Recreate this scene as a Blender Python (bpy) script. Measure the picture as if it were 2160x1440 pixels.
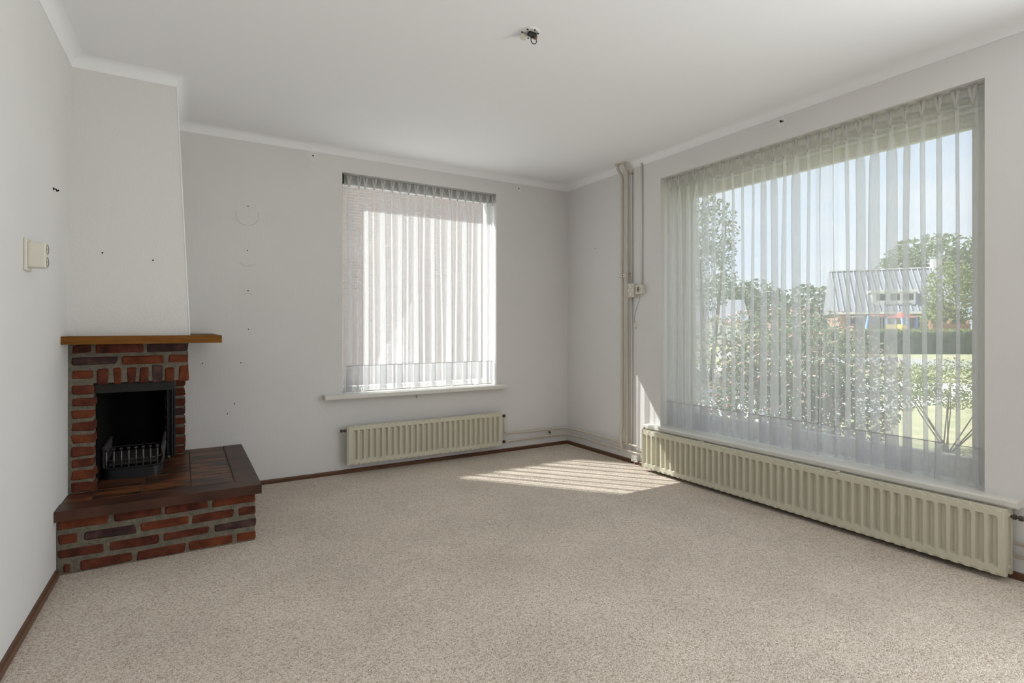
import bpy, bmesh, math, random
from mathutils import Vector, noise as mnoise

random.seed(7)
for o in list(bpy.data.objects):
    bpy.data.objects.remove(o, do_unlink=True)
scene = bpy.context.scene
COL = scene.collection

# ------------------------------------------------------------------ camera
FPX, YAW, HORIZON = 1155.5, math.radians(31.02), 690.0
CAM_H = 1.18
cam_d = bpy.data.cameras.new('camera')
cam_d.sensor_fit = 'HORIZONTAL'
cam_d.sensor_width = 36.0
cam_d.lens = FPX / 2160 * 36
cam_d.shift_y = -(720 - HORIZON) / 2160
cam_d.clip_start = 0.05
cam_d.clip_end = 500
cam = bpy.data.objects.new('camera', cam_d)
cam.location = (0, 0, CAM_H)
cam.rotation_euler = (math.pi / 2, 0, -YAW)
COL.objects.link(cam)
scene.camera = cam

# ------------------------------------------------------------------ world, sun, fill lamp
world = bpy.data.worlds.new('world')
scene.world = world
world.use_nodes = True
wn, wl = world.node_tree.nodes, world.node_tree.links
wn.clear()
w_out = wn.new('ShaderNodeOutputWorld')
w_bg = wn.new('ShaderNodeBackground')
w_tc = wn.new('ShaderNodeTexCoord')
w_map = wn.new('ShaderNodeMapping')
w_map.inputs['Scale'].default_value = (1.0, 1.0, 2.2)
w_no = wn.new('ShaderNodeTexNoise')
w_no.inputs['Scale'].default_value = 2.6
w_no.inputs['Detail'].default_value = 5
w_cr = wn.new('ShaderNodeValToRGB')
w_cr.color_ramp.elements[0].position = 0.38
w_cr.color_ramp.elements[0].color = (0.66, 0.79, 0.98, 1)
w_cr.color_ramp.elements[1].position = 0.62
w_cr.color_ramp.elements[1].color = (0.95, 0.97, 1.0, 1)
wl.new(w_tc.outputs['Generated'], w_map.inputs['Vector'])
wl.new(w_map.outputs['Vector'], w_no.inputs['Vector'])
wl.new(w_no.outputs['Fac'], w_cr.inputs['Fac'])
wl.new(w_cr.outputs['Color'], w_bg.inputs['Color'])
w_bg.inputs['Strength'].default_value = 1.4
wl.new(w_bg.outputs['Background'], w_out.inputs['Surface'])

sun_d = bpy.data.lights.new('sun', 'SUN')
sun_d.energy = 11.0
sun_d.angle = math.radians(0.3)
sun_d.color = (1.0, 0.98, 0.945)
sun = bpy.data.objects.new('sun', sun_d)
sun.rotation_euler = Vector((0.638, -0.756, -1.0)).to_track_quat('-Z', 'Y').to_euler()
sun.location = (-6, 12, 12)
COL.objects.link(sun)

# added fill lamp, brighter than the sky, outside an added window behind the camera
side_d = bpy.data.lights.new('side_fill_lamp', 'AREA')
side_d.shape = 'RECTANGLE'
side_d.size, side_d.size_y = 2.2, 1.95
side_d.energy = 136
side_d.color = (0.95, 0.98, 1.0)
side = bpy.data.objects.new('side_fill_lamp', side_d)
side.location = (3.357 + 0.55, -0.75, 1.30)
side.rotation_euler = (0, math.radians(90 + 32), 0)
COL.objects.link(side)

vs = scene.view_settings
vs.view_transform = 'Standard'
vs.look = 'None'
vs.exposure = 0.0
vs.gamma = 1.0
vs.use_curve_mapping = False

# ------------------------------------------------------------------ dimensions
BY = 4.491          # back wall inner face (Y)
RX = 3.357          # right wall inner face (X)
LX, LA = -0.485, 0.025   # left wall: X = LX + LA*(Y-BY)
CZ = 2.615          # ceiling
COVE = 0.057
REAR = -3.2
HZ = 0.318          # hearth top


def left_x(y):
    return LX + LA * (y - BY)


# ------------------------------------------------------------------ materials
def new_mat(name):
    m = bpy.data.materials.new(name)
    m.use_nodes = True
    return m, m.node_tree.nodes, m.node_tree.links, m.node_tree.nodes['Principled BSDF']


def mat(name, col, rough=0.6, metal=0.0, vary=0.0, vscale=8.0, bump=0.0, bscale=60.0, stretch=(1, 1, 1), col2=None,
        spec=0.5):
    m, n, l, b = new_mat(name)
    b.inputs['Roughness'].default_value = rough
    b.inputs['Metallic'].default_value = metal
    b.inputs['Specular IOR Level'].default_value = spec
    tc = n.new('ShaderNodeTexCoord')
    mp = n.new('ShaderNodeMapping')
    mp.inputs['Scale'].default_value = stretch
    l.new(tc.outputs['Object'], mp.inputs['Vector'])
    if vary or col2:
        no = n.new('ShaderNodeTexNoise')
        no.inputs['Scale'].default_value = vscale
        no.inputs['Detail'].default_value = 4
        l.new(mp.outputs['Vector'], no.inputs['Vector'])
        cr = n.new('ShaderNodeValToRGB')
        cr.color_ramp.elements[0].position = 0.33
        cr.color_ramp.elements[1].position = 0.67
        c2 = col2 or tuple(min(1, c * (1 + vary)) for c in col)
        c1 = col if col2 else tuple(c * (1 - vary) for c in col)
        cr.color_ramp.elements[0].color = (*c1, 1)
        cr.color_ramp.elements[1].color = (*c2, 1)
        l.new(no.outputs['Fac'], cr.inputs['Fac'])
        l.new(cr.outputs['Color'], b.inputs['Base Color'])
    else:
        b.inputs['Base Color'].default_value = (*col, 1)
    if bump:
        nb = n.new('ShaderNodeTexNoise')
        nb.inputs['Scale'].default_value = bscale
        nb.inputs['Detail'].default_value = 3
        l.new(mp.outputs['Vector'], nb.inputs['Vector'])
        bp = n.new('ShaderNodeBump')
        bp.inputs['Strength'].default_value = bump
        bp.inputs['Distance'].default_value = 0.01
        l.new(nb.outputs['Fac'], bp.inputs['Height'])
        l.new(bp.outputs['Normal'], b.inputs['Normal'])
    return m


def wallpaper_mat(name, col, strength=0.12):
    """painted wallpaper: fine upright relief, faint cloudy discolouration"""
    m, n, l, b = new_mat(name)
    b.inputs['Roughness'].default_value = 0.75
    b.inputs['Specular IOR Level'].default_value = 0.25
    tc = n.new('ShaderNodeTexCoord')
    mp = n.new('ShaderNodeMapping')
    mp.inputs['Scale'].default_value = (1, 1, 0.12)
    l.new(tc.outputs['Object'], mp.inputs['Vector'])
    n1 = n.new('ShaderNodeTexNoise')
    n1.inputs['Scale'].default_value = 170
    n1.inputs['Detail'].default_value = 3
    l.new(mp.outputs['Vector'], n1.inputs['Vector'])
    bp = n.new('ShaderNodeBump')
    bp.inputs['Strength'].default_value = strength
    bp.inputs['Distance'].default_value = 0.008
    l.new(n1.outputs['Fac'], bp.inputs['Height'])
    l.new(bp.outputs['Normal'], b.inputs['Normal'])
    n2 = n.new('ShaderNodeTexNoise')
    n2.inputs['Scale'].default_value = 1.7
    n2.inputs['Detail'].default_value = 5
    l.new(tc.outputs['Object'], n2.inputs['Vector'])
    cr = n.new('ShaderNodeValToRGB')
    cr.color_ramp.elements[0].position = 0.3
    cr.color_ramp.elements[1].position = 0.7
    cr.color_ramp.elements[0].color = (*[c * 0.955 for c in col], 1)
    cr.color_ramp.elements[1].color = (*col, 1)
    l.new(n2.outputs['Fac'], cr.inputs['Fac'])
    l.new(cr.outputs['Color'], b.inputs['Base Color'])
    return m


def carpet_mat():
    m, n, l, b = new_mat('berber_carpet')
    b.inputs['Roughness'].default_value = 0.95
    b.inputs['Specular IOR Level'].default_value = 0.05
    tc = n.new('ShaderNodeTexCoord')
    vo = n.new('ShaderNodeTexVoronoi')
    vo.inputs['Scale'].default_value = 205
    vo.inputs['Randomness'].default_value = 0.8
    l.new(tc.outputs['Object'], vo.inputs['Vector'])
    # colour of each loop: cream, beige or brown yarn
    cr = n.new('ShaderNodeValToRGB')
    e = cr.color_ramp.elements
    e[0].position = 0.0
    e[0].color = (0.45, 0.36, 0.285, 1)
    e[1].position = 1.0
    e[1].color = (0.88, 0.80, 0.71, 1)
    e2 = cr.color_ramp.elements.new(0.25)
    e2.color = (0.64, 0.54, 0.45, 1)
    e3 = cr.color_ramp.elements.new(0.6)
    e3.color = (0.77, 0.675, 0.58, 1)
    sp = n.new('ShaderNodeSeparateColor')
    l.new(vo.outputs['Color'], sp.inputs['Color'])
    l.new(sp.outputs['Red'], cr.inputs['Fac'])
    # large soft wear patches
    n2 = n.new('ShaderNodeTexNoise')
    n2.inputs['Scale'].default_value = 2.3
    n2.inputs['Detail'].default_value = 6
    l.new(tc.outputs['Object'], n2.inputs['Vector'])
    r2 = n.new('ShaderNodeMapRange')
    r2.inputs['From Min'].default_value = 0.3
    r2.inputs['From Max'].default_value = 0.7
    r2.inputs['To Min'].default_value = 0.90
    r2.inputs['To Max'].default_value = 1.05
    l.new(n2.outputs['Fac'], r2.inputs['Value'])
    mx = n.new('ShaderNodeMix')
    mx.data_type = 'RGBA'
    mx.blend_type = 'MULTIPLY'
    mx.inputs['Factor'].default_value = 1.0
    l.new(cr.outputs['Color'], mx.inputs['A'])
    l.new(r2.outputs['Result'], mx.inputs['B'])
    l.new(mx.outputs['Result'], b.inputs['Base Color'])
    inv = n.new('ShaderNodeMath')
    inv.operation = 'MULTIPLY_ADD'
    inv.inputs[1].default_value = -1.0
    inv.inputs[2].default_value = 1.0
    l.new(vo.outputs['Distance'], inv.inputs[0])
    bp = n.new('ShaderNodeBump')
    bp.inputs['Strength'].default_value = 0.9
    bp.inputs['Distance'].default_value = 0.004
    l.new(inv.outputs[0], bp.inputs['Height'])
    l.new(bp.outputs['Normal'], b.inputs['Normal'])
    return m


def sheer_mat(name, alpha, col=(0.86, 0.86, 0.86)):
    """voile: open weave (clear gaps) + threads that reflect and pass light"""
    m = bpy.data.materials.new(name)
    m.use_nodes = True
    n, l = m.node_tree.nodes, m.node_tree.links
    n.clear()
    out = n.new('ShaderNodeOutputMaterial')
    tr = n.new('ShaderNodeBsdfTransparent')
    df = n.new('ShaderNodeBsdfDiffuse')
    tl = n.new('ShaderNodeBsdfTranslucent')
    df.inputs['Color'].default_value = (*col, 1)
    tl.inputs['Color'].default_value = (*col, 1)
    m1 = n.new('ShaderNodeMixShader')
    m1.inputs['Fac'].default_value = 0.58
    l.new(df.outputs[0], m1.inputs[1])
    l.new(tl.outputs[0], m1.inputs[2])
    m2 = n.new('ShaderNodeMixShader')
    # slight unevenness of the weave
    tc = n.new('ShaderNodeTexCoord')
    mp = n.new('ShaderNodeMapping')
    mp.inputs['Scale'].default_value = (1, 1, 0.15)
    no = n.new('ShaderNodeTexNoise')
    no.inputs['Scale'].default_value = 60
    l.new(tc.outputs['Object'], mp.inputs['Vector'])
    l.new(mp.outputs['Vector'], no.inputs['Vector'])
    mr = n.new('ShaderNodeMapRange')
    mr.inputs['To Min'].default_value = 1 - alpha + 0.06
    mr.inputs['To Max'].default_value = 1 - alpha - 0.06
    l.new(no.outputs['Fac'], mr.inputs['Value'])
    # open gaps of the weave close up as the cloth is seen at a slant: T = T0 ** (1 / cos)
    lw = n.new('ShaderNodeLayerWeight')
    lw.inputs['Blend'].default_value = 0.5
    cs = n.new('ShaderNodeMath')
    cs.operation = 'SUBTRACT'
    cs.inputs[0].default_value = 1.0
    l.new(lw.outputs['Facing'], cs.inputs[1])
    cm = n.new('ShaderNodeMath')
    cm.operation = 'MAXIMUM'
    cm.inputs[1].default_value = 0.18
    l.new(cs.outputs[0], cm.inputs[0])
    iv = n.new('ShaderNodeMath')
    iv.operation = 'DIVIDE'
    iv.inputs[0].default_value = 1.0
    l.new(cm.outputs[0], iv.inputs[1])
    pw = n.new('ShaderNodeMath')
    pw.operation = 'POWER'
    l.new(mr.outputs['Result'], pw.inputs[0])
    l.new(iv.outputs[0], pw.inputs[1])
    al = n.new('ShaderNodeMath')
    al.operation = 'SUBTRACT'
    al.inputs[0].default_value = 1.0
    l.new(pw.outputs[0], al.inputs[1])
    l.new(al.outputs[0], m2.inputs['Fac'])
    l.new(tr.outputs[0], m2.inputs[1])
    l.new(m1.outputs[0], m2.inputs[2])
    l.new(m2.outputs[0], out.inputs['Surface'])
    return m


def glass_mat():
    m = bpy.data.materials.new('window_glass')
    m.use_nodes = True
    n, l = m.node_tree.nodes, m.node_tree.links
    n.clear()
    out = n.new('ShaderNodeOutputMaterial')
    tr = n.new('ShaderNodeBsdfTransparent')
    tr.inputs['Color'].default_value = (0.97, 0.985, 0.98, 1)
    gl = n.new('ShaderNodeBsdfGlossy')
    gl.inputs['Roughness'].default_value = 0.02
    lw = n.new('ShaderNodeLayerWeight')
    lw.inputs['Blend'].default_value = 0.5
    pw = n.new('ShaderNodeMath')
    pw.operation = 'POWER'
    pw.inputs[1].default_value = 4.0
    l.new(lw.outputs['Facing'], pw.inputs[0])
    fr = n.new('ShaderNodeMath')
    fr.operation = 'MULTIPLY_ADD'
    fr.inputs[1].default_value = 0.6
    fr.inputs[2].default_value = 0.035
    l.new(pw.outputs[0], fr.inputs[0])
    mx = n.new('ShaderNodeMixShader')
    l.new(fr.outputs[0], mx.inputs['Fac'])
    l.new(tr.outputs[0], mx.inputs[1])
    l.new(gl.outputs[0], mx.inputs[2])
    l.new(mx.outputs[0], out.inputs['Surface'])
    return m


def brick_mat(name, c1, c2, c3):
    m, n, l, b = new_mat(name)
    b.inputs['Roughness'].default_value = 0.85
    b.inputs['Specular IOR Level'].default_value = 0.25
    tc = n.new('ShaderNodeTexCoord')
    geo = n.new('ShaderNodeObjectInfo')
    add = n.new('ShaderNodeVectorMath')
    add.operation = 'ADD'
    l.new(tc.outputs['Object'], add.inputs[0])
    sc = n.new('ShaderNodeMath')
    sc.operation = 'MULTIPLY'
    sc.inputs[1].default_value = 17.0
    l.new(geo.outputs['Random'], sc.inputs[0])
    l.new(sc.outputs[0], add.inputs[1])
    no = n.new('ShaderNodeTexNoise')
    no.inputs['Scale'].default_value = 16
    no.inputs['Detail'].default_value = 6
    l.new(add.outputs[0], no.inputs['Vector'])
    cr = n.new('ShaderNodeValToRGB')
    e = cr.color_ramp.elements
    e[0].position, e[0].color = 0.3, (*c1, 1)
    e[1].position, e[1].color = 0.72, (*c3, 1)
    em = e.new(0.5)
    em.color = (*c2, 1)
    l.new(no.outputs['Fac'], cr.inputs['Fac'])
    l.new(cr.outputs['Color'], b.inputs['Base Color'])
    nb = n.new('ShaderNodeTexNoise')
    nb.inputs['Scale'].default_value = 90
    nb.inputs['Detail'].default_value = 5
    l.new(add.outputs[0], nb.inputs['Vector'])
    bp = n.new('ShaderNodeBump')
    bp.inputs['Strength'].default_value = 0.55
    bp.inputs['Distance'].default_value = 0.008
    l.new(nb.outputs['Fac'], bp.inputs['Height'])
    l.new(bp.outputs['Normal'], b.inputs['Normal'])
    return m


def tile_mat(name):
    """glazed brown flamed hearth tile"""
    m, n, l, b = new_mat(name)
    b.inputs['Roughness'].default_value = 0.38
    b.inputs['Specular IOR Level'].default_value = 0.3
    tc = n.new('ShaderNodeTexCoord')
    oi = n.new('ShaderNodeObjectInfo')
    sc = n.new('ShaderNodeMath')
    sc.operation = 'MULTIPLY'
    sc.inputs[1].default_value = 23.0
    l.new(oi.outputs['Random'], sc.inputs[0])
    add = n.new('ShaderNodeVectorMath')
    l.new(tc.outputs['Object'], add.inputs[0])
    l.new(sc.outputs[0], add.inputs[1])
    mp = n.new('ShaderNodeMapping')
    mp.inputs['Scale'].default_value = (3.5, 14, 5)
    l.new(add.outputs[0], mp.inputs['Vector'])
    no = n.new('ShaderNodeTexNoise')
    no.inputs['Scale'].default_value = 1.1
    no.inputs['Detail'].default_value = 3
    l.new(mp.outputs['Vector'], no.inputs['Vector'])
    cr = n.new('ShaderNodeValToRGB')
    e = cr.color_ramp.elements
    e[0].position, e[0].color = 0.36, (0.018, 0.011, 0.008, 1)
    e[1].position, e[1].color = 0.62, (0.20, 0.075, 0.028, 1)
    em = e.new(0.5)
    em.color = (0.085, 0.032, 0.014, 1)
    l.new(no.outputs['Fac'], cr.inputs['Fac'])
    l.new(cr.outputs['Color'], b.inputs['Base Color'])
    return m


def wood_mat(name, c1, c2, rough=0.35):
    return mat(name, c1, rough=rough, col2=c2, vscale=5, stretch=(1.2, 14, 14), bump=0.05, bscale=18)


M = {}
M['wall'] = wallpaper_mat('painted_wallpaper', (0.80, 0.785, 0.775))
M['rear_dark'] = mat('rear_wall_darkened', (0.17, 0.10, 0.06), rough=0.6, vary=0.2, stretch=(1, 1, 0.1))  # made-up dark brown that cuts light bouncing off the unseen rear wall
M['ceil'] = mat('ceiling_paint', (0.93, 0.93, 0.94), rough=0.85, bump=0.05, bscale=40, spec=0.2)
M['plaster'] = mat('chimney_plaster', (0.78, 0.765, 0.74), rough=0.85, bump=0.22, bscale=95, spec=0.2)
M['bead'] = mat('corner_bead_white', (0.85, 0.85, 0.84), rough=0.6)
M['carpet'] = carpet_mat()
M['skirt'] = wood_mat('skirting_wood', (0.085, 0.036, 0.016), (0.15, 0.065, 0.03), 0.4)
M['mantel'] = wood_mat('oak_mantel', (0.15, 0.055, 0.007), (0.21, 0.085, 0.012), 0.65)
M['mantel'].node_tree.nodes['Principled BSDF'].inputs['Specular IOR Level'].default_value = 0.2
M['edging'] = mat('brown_glazed_edging', (0.06, 0.026, 0.016), rough=0.4, vary=0.35, vscale=5, spec=0.28)
M['tile'] = tile_mat('hearth_tile')
M['grout'] = mat('tile_grout', (0.24, 0.19, 0.15), rough=0.9)
M['mortar'] = mat('brick_mortar', (0.165, 0.145, 0.108), rough=0.95, vary=0.22, vscale=30, bump=0.8, bscale=120)
M['brick_o'] = brick_mat('brick_orange', (0.085, 0.022, 0.010), (0.15, 0.038, 0.015), (0.21, 0.062, 0.026))
M['brick_r'] = brick_mat('brick_red', (0.05, 0.015, 0.009), (0.105, 0.027, 0.014), (0.15, 0.045, 0.024))
M['brick_p'] = brick_mat('brick_purple', (0.03, 0.015, 0.015), (0.058, 0.030, 0.029), (0.11, 0.058, 0.048))
M['soot'] = mat('sooty_lining', (0.006, 0.0055, 0.005), rough=0.95, spec=0.1)
M['black'] = mat('black_iron', (0.012, 0.012, 0.012), rough=0.55, spec=0.3)
M['iron'] = mat('cast_iron_bars', (0.085, 0.08, 0.075), rough=0.42, metal=0.6, vary=0.3, vscale=40)
M['pan'] = mat('dark_steel_pan', (0.03, 0.032, 0.035), rough=0.38, metal=0.5)
M['white'] = mat('white_lacquer', (0.80, 0.79, 0.76), rough=0.38, vary=0.02)
M['sill'] = mat('sill_paint', (0.76, 0.74, 0.69), rough=0.35, vary=0.03)
M['cream'] = mat('cream_frame_paint', (0.66, 0.64, 0.52), rough=0.4, vary=0.03)
M['rad'] = mat('radiator_enamel', (0.64, 0.61, 0.49), rough=0.36, vary=0.02)
M['pipe'] = mat('painted_pipe', (0.63, 0.57, 0.48), rough=0.4, vary=0.04, vscale=12)
M['conduit'] = mat('white_conduit', (0.72, 0.70, 0.66), rough=0.4)
M['brass'] = mat('dark_valve_brass', (0.09, 0.08, 0.07), rough=0.4, metal=0.6)
M['plastic'] = mat('ivory_plastic', (0.74, 0.70, 0.61), rough=0.35)
M['plastic_w'] = mat('white_plastic', (0.80, 0.79, 0.76), rough=0.35)
M['hole'] = mat('dark_hole', (0.02, 0.018, 0.016), rough=0.9)
M['patch'] = mat('filler_patch', (0.83, 0.82, 0.80), rough=0.9, bump=0.3, bscale=150)
M['stain'] = mat('ring_stain', (0.62, 0.605, 0.58), rough=0.9)
M['rail'] = mat('grey_rail', (0.42, 0.42, 0.40), rough=0.4, metal=0.3)
M['sheer'] = sheer_mat('sheer_voile', 0.31, (0.81, 0.815, 0.825))
M['sheer_wide'] = sheer_mat('sheer_voile_denser', 0.39, (0.87, 0.875, 0.885))
M['sheer_dense'] = sheer_mat('voile_doubled', 0.78, (0.84, 0.83, 0.81))
M['thread'] = mat('hem_seam_thread', (0.48, 0.47, 0.46), rough=0.9)
M['glass'] = glass_mat()
M['copper'] = mat('copper_wire', (0.45, 0.2, 0.1), rough=0.35, metal=0.8)
M['wire'] = mat('black_wire', (0.02, 0.014, 0.014), rough=0.4)
M['brown_metal'] = mat('rusty_clip', (0.35, 0.27, 0.2), rough=0.6)
# outdoors
M['lawn'] = mat('lawn_grass', (0.28, 0.30, 0.155), rough=0.95, col2=(0.42, 0.39, 0.25), vscale=3)
M['road'] = mat('pavement', (0.34, 0.33, 0.32), rough=0.9, vary=0.08)
M['drive'] = mat('pale_concrete', (0.62, 0.61, 0.59), rough=0.9, vary=0.05)
M['leaf'] = mat('leaf_green', (0.17, 0.215, 0.125), rough=0.6, col2=(0.33, 0.365, 0.235), vscale=6, spec=0.15)
M['leaf_y'] = mat('leaf_yellow_green', (0.20, 0.25, 0.09), rough=0.6, col2=(0.34, 0.37, 0.18), vscale=5, spec=0.15)
M['leaf_d'] = mat('leaf_dark', (0.10, 0.15, 0.08), rough=0.6, col2=(0.20, 0.25, 0.13), vscale=1.5)
for k_ in ('leaf', 'leaf_y', 'leaf_d'):      # thin leaves let part of the light through
    n_, l_ = M[k_].node_tree.nodes, M[k_].node_tree.links
    p_ = n_['Principled BSDF']
    t_, x_ = n_.new('ShaderNodeBsdfTranslucent'), n_.new('ShaderNodeMixShader')
    x_.inputs['Fac'].default_value = 0.4
    l_.new(p_.inputs['Base Color'].links[0].from_socket, t_.inputs['Color'])
    l_.new(p_.outputs[0], x_.inputs[1])
    l_.new(t_.outputs[0], x_.inputs[2])
    l_.new(x_.outputs[0], n_['Material Output'].inputs['Surface'])
M['petal'] = mat('pink_leaf', (0.40, 0.21, 0.185), rough=0.6, col2=(0.56, 0.40, 0.33), vscale=9, spec=0.15)
M['bark'] = mat('bark', (0.16, 0.12, 0.09), rough=0.9)
M['roof'] = mat('grey_roof_tile', (0.26, 0.27, 0.30), rough=0.8, vary=0.1)
M['house_brick'] = mat('house_brick', (0.38, 0.24, 0.19), rough=0.9, vary=0.12, vscale=3)
M['house_white'] = mat('white_boarding', (0.82, 0.82, 0.80), rough=0.6)
M['house_glass'] = mat('far_window', (0.08, 0.09, 0.10), rough=0.1)
M['blue'] = mat('blue_paint', (0.18, 0.30, 0.58), rough=0.4)
M['yellow'] = mat('yellow_plastic', (0.66, 0.53, 0.18), rough=0.35)
M['red'] = mat('red_paint', (0.45, 0.13, 0.10), rough=0.4)
M['fence_wood'] = mat('orange_brown_boards', (0.36, 0.20, 0.12), rough=0.7)


# ------------------------------------------------------------------ mesh helpers
class MB:
    def __init__(self):
        self.v, self.f = [], []

    def add(self, verts, faces):
        o = len(self.v)
        self.v += [tuple(x) for x in verts]
        self.f += [tuple(i + o for i in fc) for fc in faces]
        return self

    def box(self, x0, x1, y0, y1, z0, z1):
        return self.add([(x0, y0, z0), (x1, y0, z0), (x1, y1, z0), (x0, y1, z0),
                         (x0, y0, z1), (x1, y0, z1), (x1, y1, z1), (x0, y1, z1)],
                        [(0, 3, 2, 1), (4, 5, 6, 7), (0, 1, 5, 4), (1, 2, 6, 5), (2, 3, 7, 6), (3, 0, 4, 7)])

    def hexa(self, p):   # 8 corners: bottom 4 ccw, top 4 ccw
        return self.add(p, [(0, 3, 2, 1), (4, 5, 6, 7), (0, 1, 5, 4), (1, 2, 6, 5), (2, 3, 7, 6), (3, 0, 4, 7)])

    def cbox(self, x0, x1, y0, y1, z0, z1, c=0.004, j=0.0, rnd=random):
        """chamfered box, optionally with uneven corners"""
        vs, idx = [], {}
        for ix, x in enumerate((x0, x1)):
            for iy, y in enumerate((y0, y1)):
                for iz, z in enumerate((z0, z1)):
                    dx, dy, dz = (rnd.uniform(-j, j) for _ in range(3))
                    sx, sy, sz = (1 - 2 * ix), (1 - 2 * iy), (1 - 2 * iz)
                    cc = c * rnd.uniform(0.7, 1.3) if j else c
                    X, Y, Z = x + dx, y + dy, z + dz
                    idx[ix, iy, iz] = len(vs)
                    vs += [(X, Y + sy * cc, Z + sz * cc), (X + sx * cc, Y, Z + sz * cc), (X + sx * cc, Y + sy * cc, Z)]
        F = []
        g = lambda a, b, c_, k: idx[a, b, c_] + k
        for a in (0, 1):
            F.append([g(a, 0, 0, 0), g(a, 1, 0, 0), g(a, 1, 1, 0), g(a, 0, 1, 0)])
            F.append([g(0, a, 0, 1), g(1, a, 0, 1), g(1, a, 1, 1), g(0, a, 1, 1)])
            F.append([g(0, 0, a, 2), g(1, 0, a, 2), g(1, 1, a, 2), g(0, 1, a, 2)])
        for a in (0, 1):
            for b in (0, 1):
                F.append([g(a, b, 0, 0), g(a, b, 0, 1), g(a, b, 1, 1), g(a, b, 1, 0)])
                F.append([g(a, 0, b, 0), g(a, 0, b, 2), g(a, 1, b, 2), g(a, 1, b, 0)])
                F.append([g(0, a, b, 1), g(0, a, b, 2), g(1, a, b, 2), g(1, a, b, 1)])
                for c_ in (0, 1):
                    F.append([g(a, b, c_, 0), g(a, b, c_, 1), g(a, b, c_, 2)])
        return self.add(vs, F)

    def tube(self, pts, r, seg=10, caps=True, closed=False):
        pts = [Vector(p) for p in pts]
        rs = r if isinstance(r, (list, tuple)) else [r] * len(pts)
        n = len(pts)
        rings = []
        up = None
        for i, p in enumerate(pts):
            if closed:
                t = (pts[(i + 1) % n] - pts[i - 1]).normalized()
            else:
                t = (pts[min(i + 1, n - 1)] - pts[max(i - 1, 0)]).normalized()
            if up is None:
                up = Vector((0, 0, 1)) if abs(t.z) < 0.9 else Vector((1, 0, 0))
            a = (up - t * up.dot(t)).normalized()
            up = a
            b = t.cross(a)
            rings.append([p + (a * math.cos(2 * math.pi * k / seg) + b * math.sin(2 * math.pi * k / seg)) * rs[i]
                          for k in range(seg)])
        vs = [q for ring in rings for q in ring]
        fs = []
        m = n if closed else n - 1
        for i in range(m):
            for k in range(seg):
                i2 = (i + 1) % n
                fs.append((i * seg + k, i * seg + (k + 1) % seg, i2 * seg + (k + 1) % seg, i2 * seg + k))
        if caps and not closed:
            fs.append(tuple(range(seg))[::-1])
            fs.append(tuple((n - 1) * seg + k for k in range(seg)))
        return self.add(vs, fs)

    def lathe(self, c, axis, prof, seg=16):
        """prof: list of (t along axis, radius)"""
        ax = Vector(axis).normalized()
        up = Vector((0, 0, 1)) if abs(ax.z) < 0.9 else Vector((1, 0, 0))
        a = (up - ax * up.dot(ax)).normalized()
        b = ax.cross(a)
        n = len(prof)
        vs = [Vector(c) + ax * t + (a * math.cos(2 * math.pi * k / seg) + b * math.sin(2 * math.pi * k / seg)) * max(r, 1e-4)
              for t, r in prof for k in range(seg)]
        fs = [(i * seg + k, i * seg + (k + 1) % seg, (i + 1) * seg + (k + 1) % seg, (i + 1) * seg + k) for i in range(n - 1) for k in range(seg)]
        fs += [tuple(range(seg))[::-1], tuple((n - 1) * seg + k for k in range(seg))]
        return self.add(vs, fs)

    def ball(self, c, r, seg=12, rings=8, sq=(1, 1, 1)):
        vs, fs = [], []
        for i in range(rings + 1):
            th = math.pi * i / rings
            for k in range(seg):
                ph = 2 * math.pi * k / seg
                vs.append((c[0] + r * sq[0] * math.sin(th) * math.cos(ph), c[1] + r * sq[1] * math.sin(th) * math.sin(ph),
                           c[2] + r * sq[2] * math.cos(th)))
        for i in range(rings):
            for k in range(seg):
                fs.append((i * seg + k, i * seg + (k + 1) % seg, (i + 1) * seg + (k + 1) % seg, (i + 1) * seg + k))
        return self.add(vs, fs)

    def prism(self, poly, d0, d1, fn):
        """extrude 2-d polygon between d0,d1; fn(a,b,d)->xyz"""
        n = len(poly)
        vs = [fn(a, b, d0) for a, b in poly] + [fn(a, b, d1) for a, b in poly]
        fs = [tuple(range(n))[::-1], tuple(range(n, 2 * n))] + [(i, (i + 1) % n, n + (i + 1) % n, n + i) for i in
                                                                range(n)]
        return self.add(vs, fs)

    def mesh(self, name, smooth=False, recalc=True):
        me = bpy.data.meshes.new(name)
        me.from_pydata(self.v, [], self.f)
        if recalc:
            bm = bmesh.new()
            bm.from_mesh(me)
            bmesh.ops.recalc_face_normals(bm, faces=bm.faces)
            bm.to_mesh(me)
            bm.free()
        if smooth:
            for p in me.polygons:
                p.use_smooth = True
        return me

    def build(self, name, material, parent=None, smooth=False, recalc=True):
        off = world_loc(parent) if parent else Vector((0, 0, 0))
        if off.length > 0:
            self.v = [(x - off.x, y - off.y, z - off.z) for x, y, z in self.v]
        me = self.mesh(name, smooth, recalc)
        me.materials.append(material)
        o = bpy.data.objects.new(name, me)
        COL.objects.link(o)
        if parent:
            o.parent = parent
        return o


def world_loc(o):
    p = Vector(o.location)
    while o.parent:
        o = o.parent
        p += Vector(o.location)
    return p


def smooth_by_angle(o, ang=40):
    me = o.data
    for p in me.polygons:
        p.use_smooth = True
    bm = bmesh.new()
    bm.from_mesh(me)
    lim = math.radians(ang)
    for e in bm.edges:
        if len(e.link_faces) == 2:
            e.smooth = e.calc_face_angle(0) < lim
        else:
            e.smooth = False
    bm.to_mesh(me)
    bm.free()
    return o


def tag(o, label, cat, group=None, kind=None):
    o['label'] = label
    o['category'] = cat
    if group:
        o['group'] = group
    if kind:
        o['kind'] = kind
    return o


def structure(o, label, cat):
    return tag(o, label, cat, kind='structure')


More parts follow.
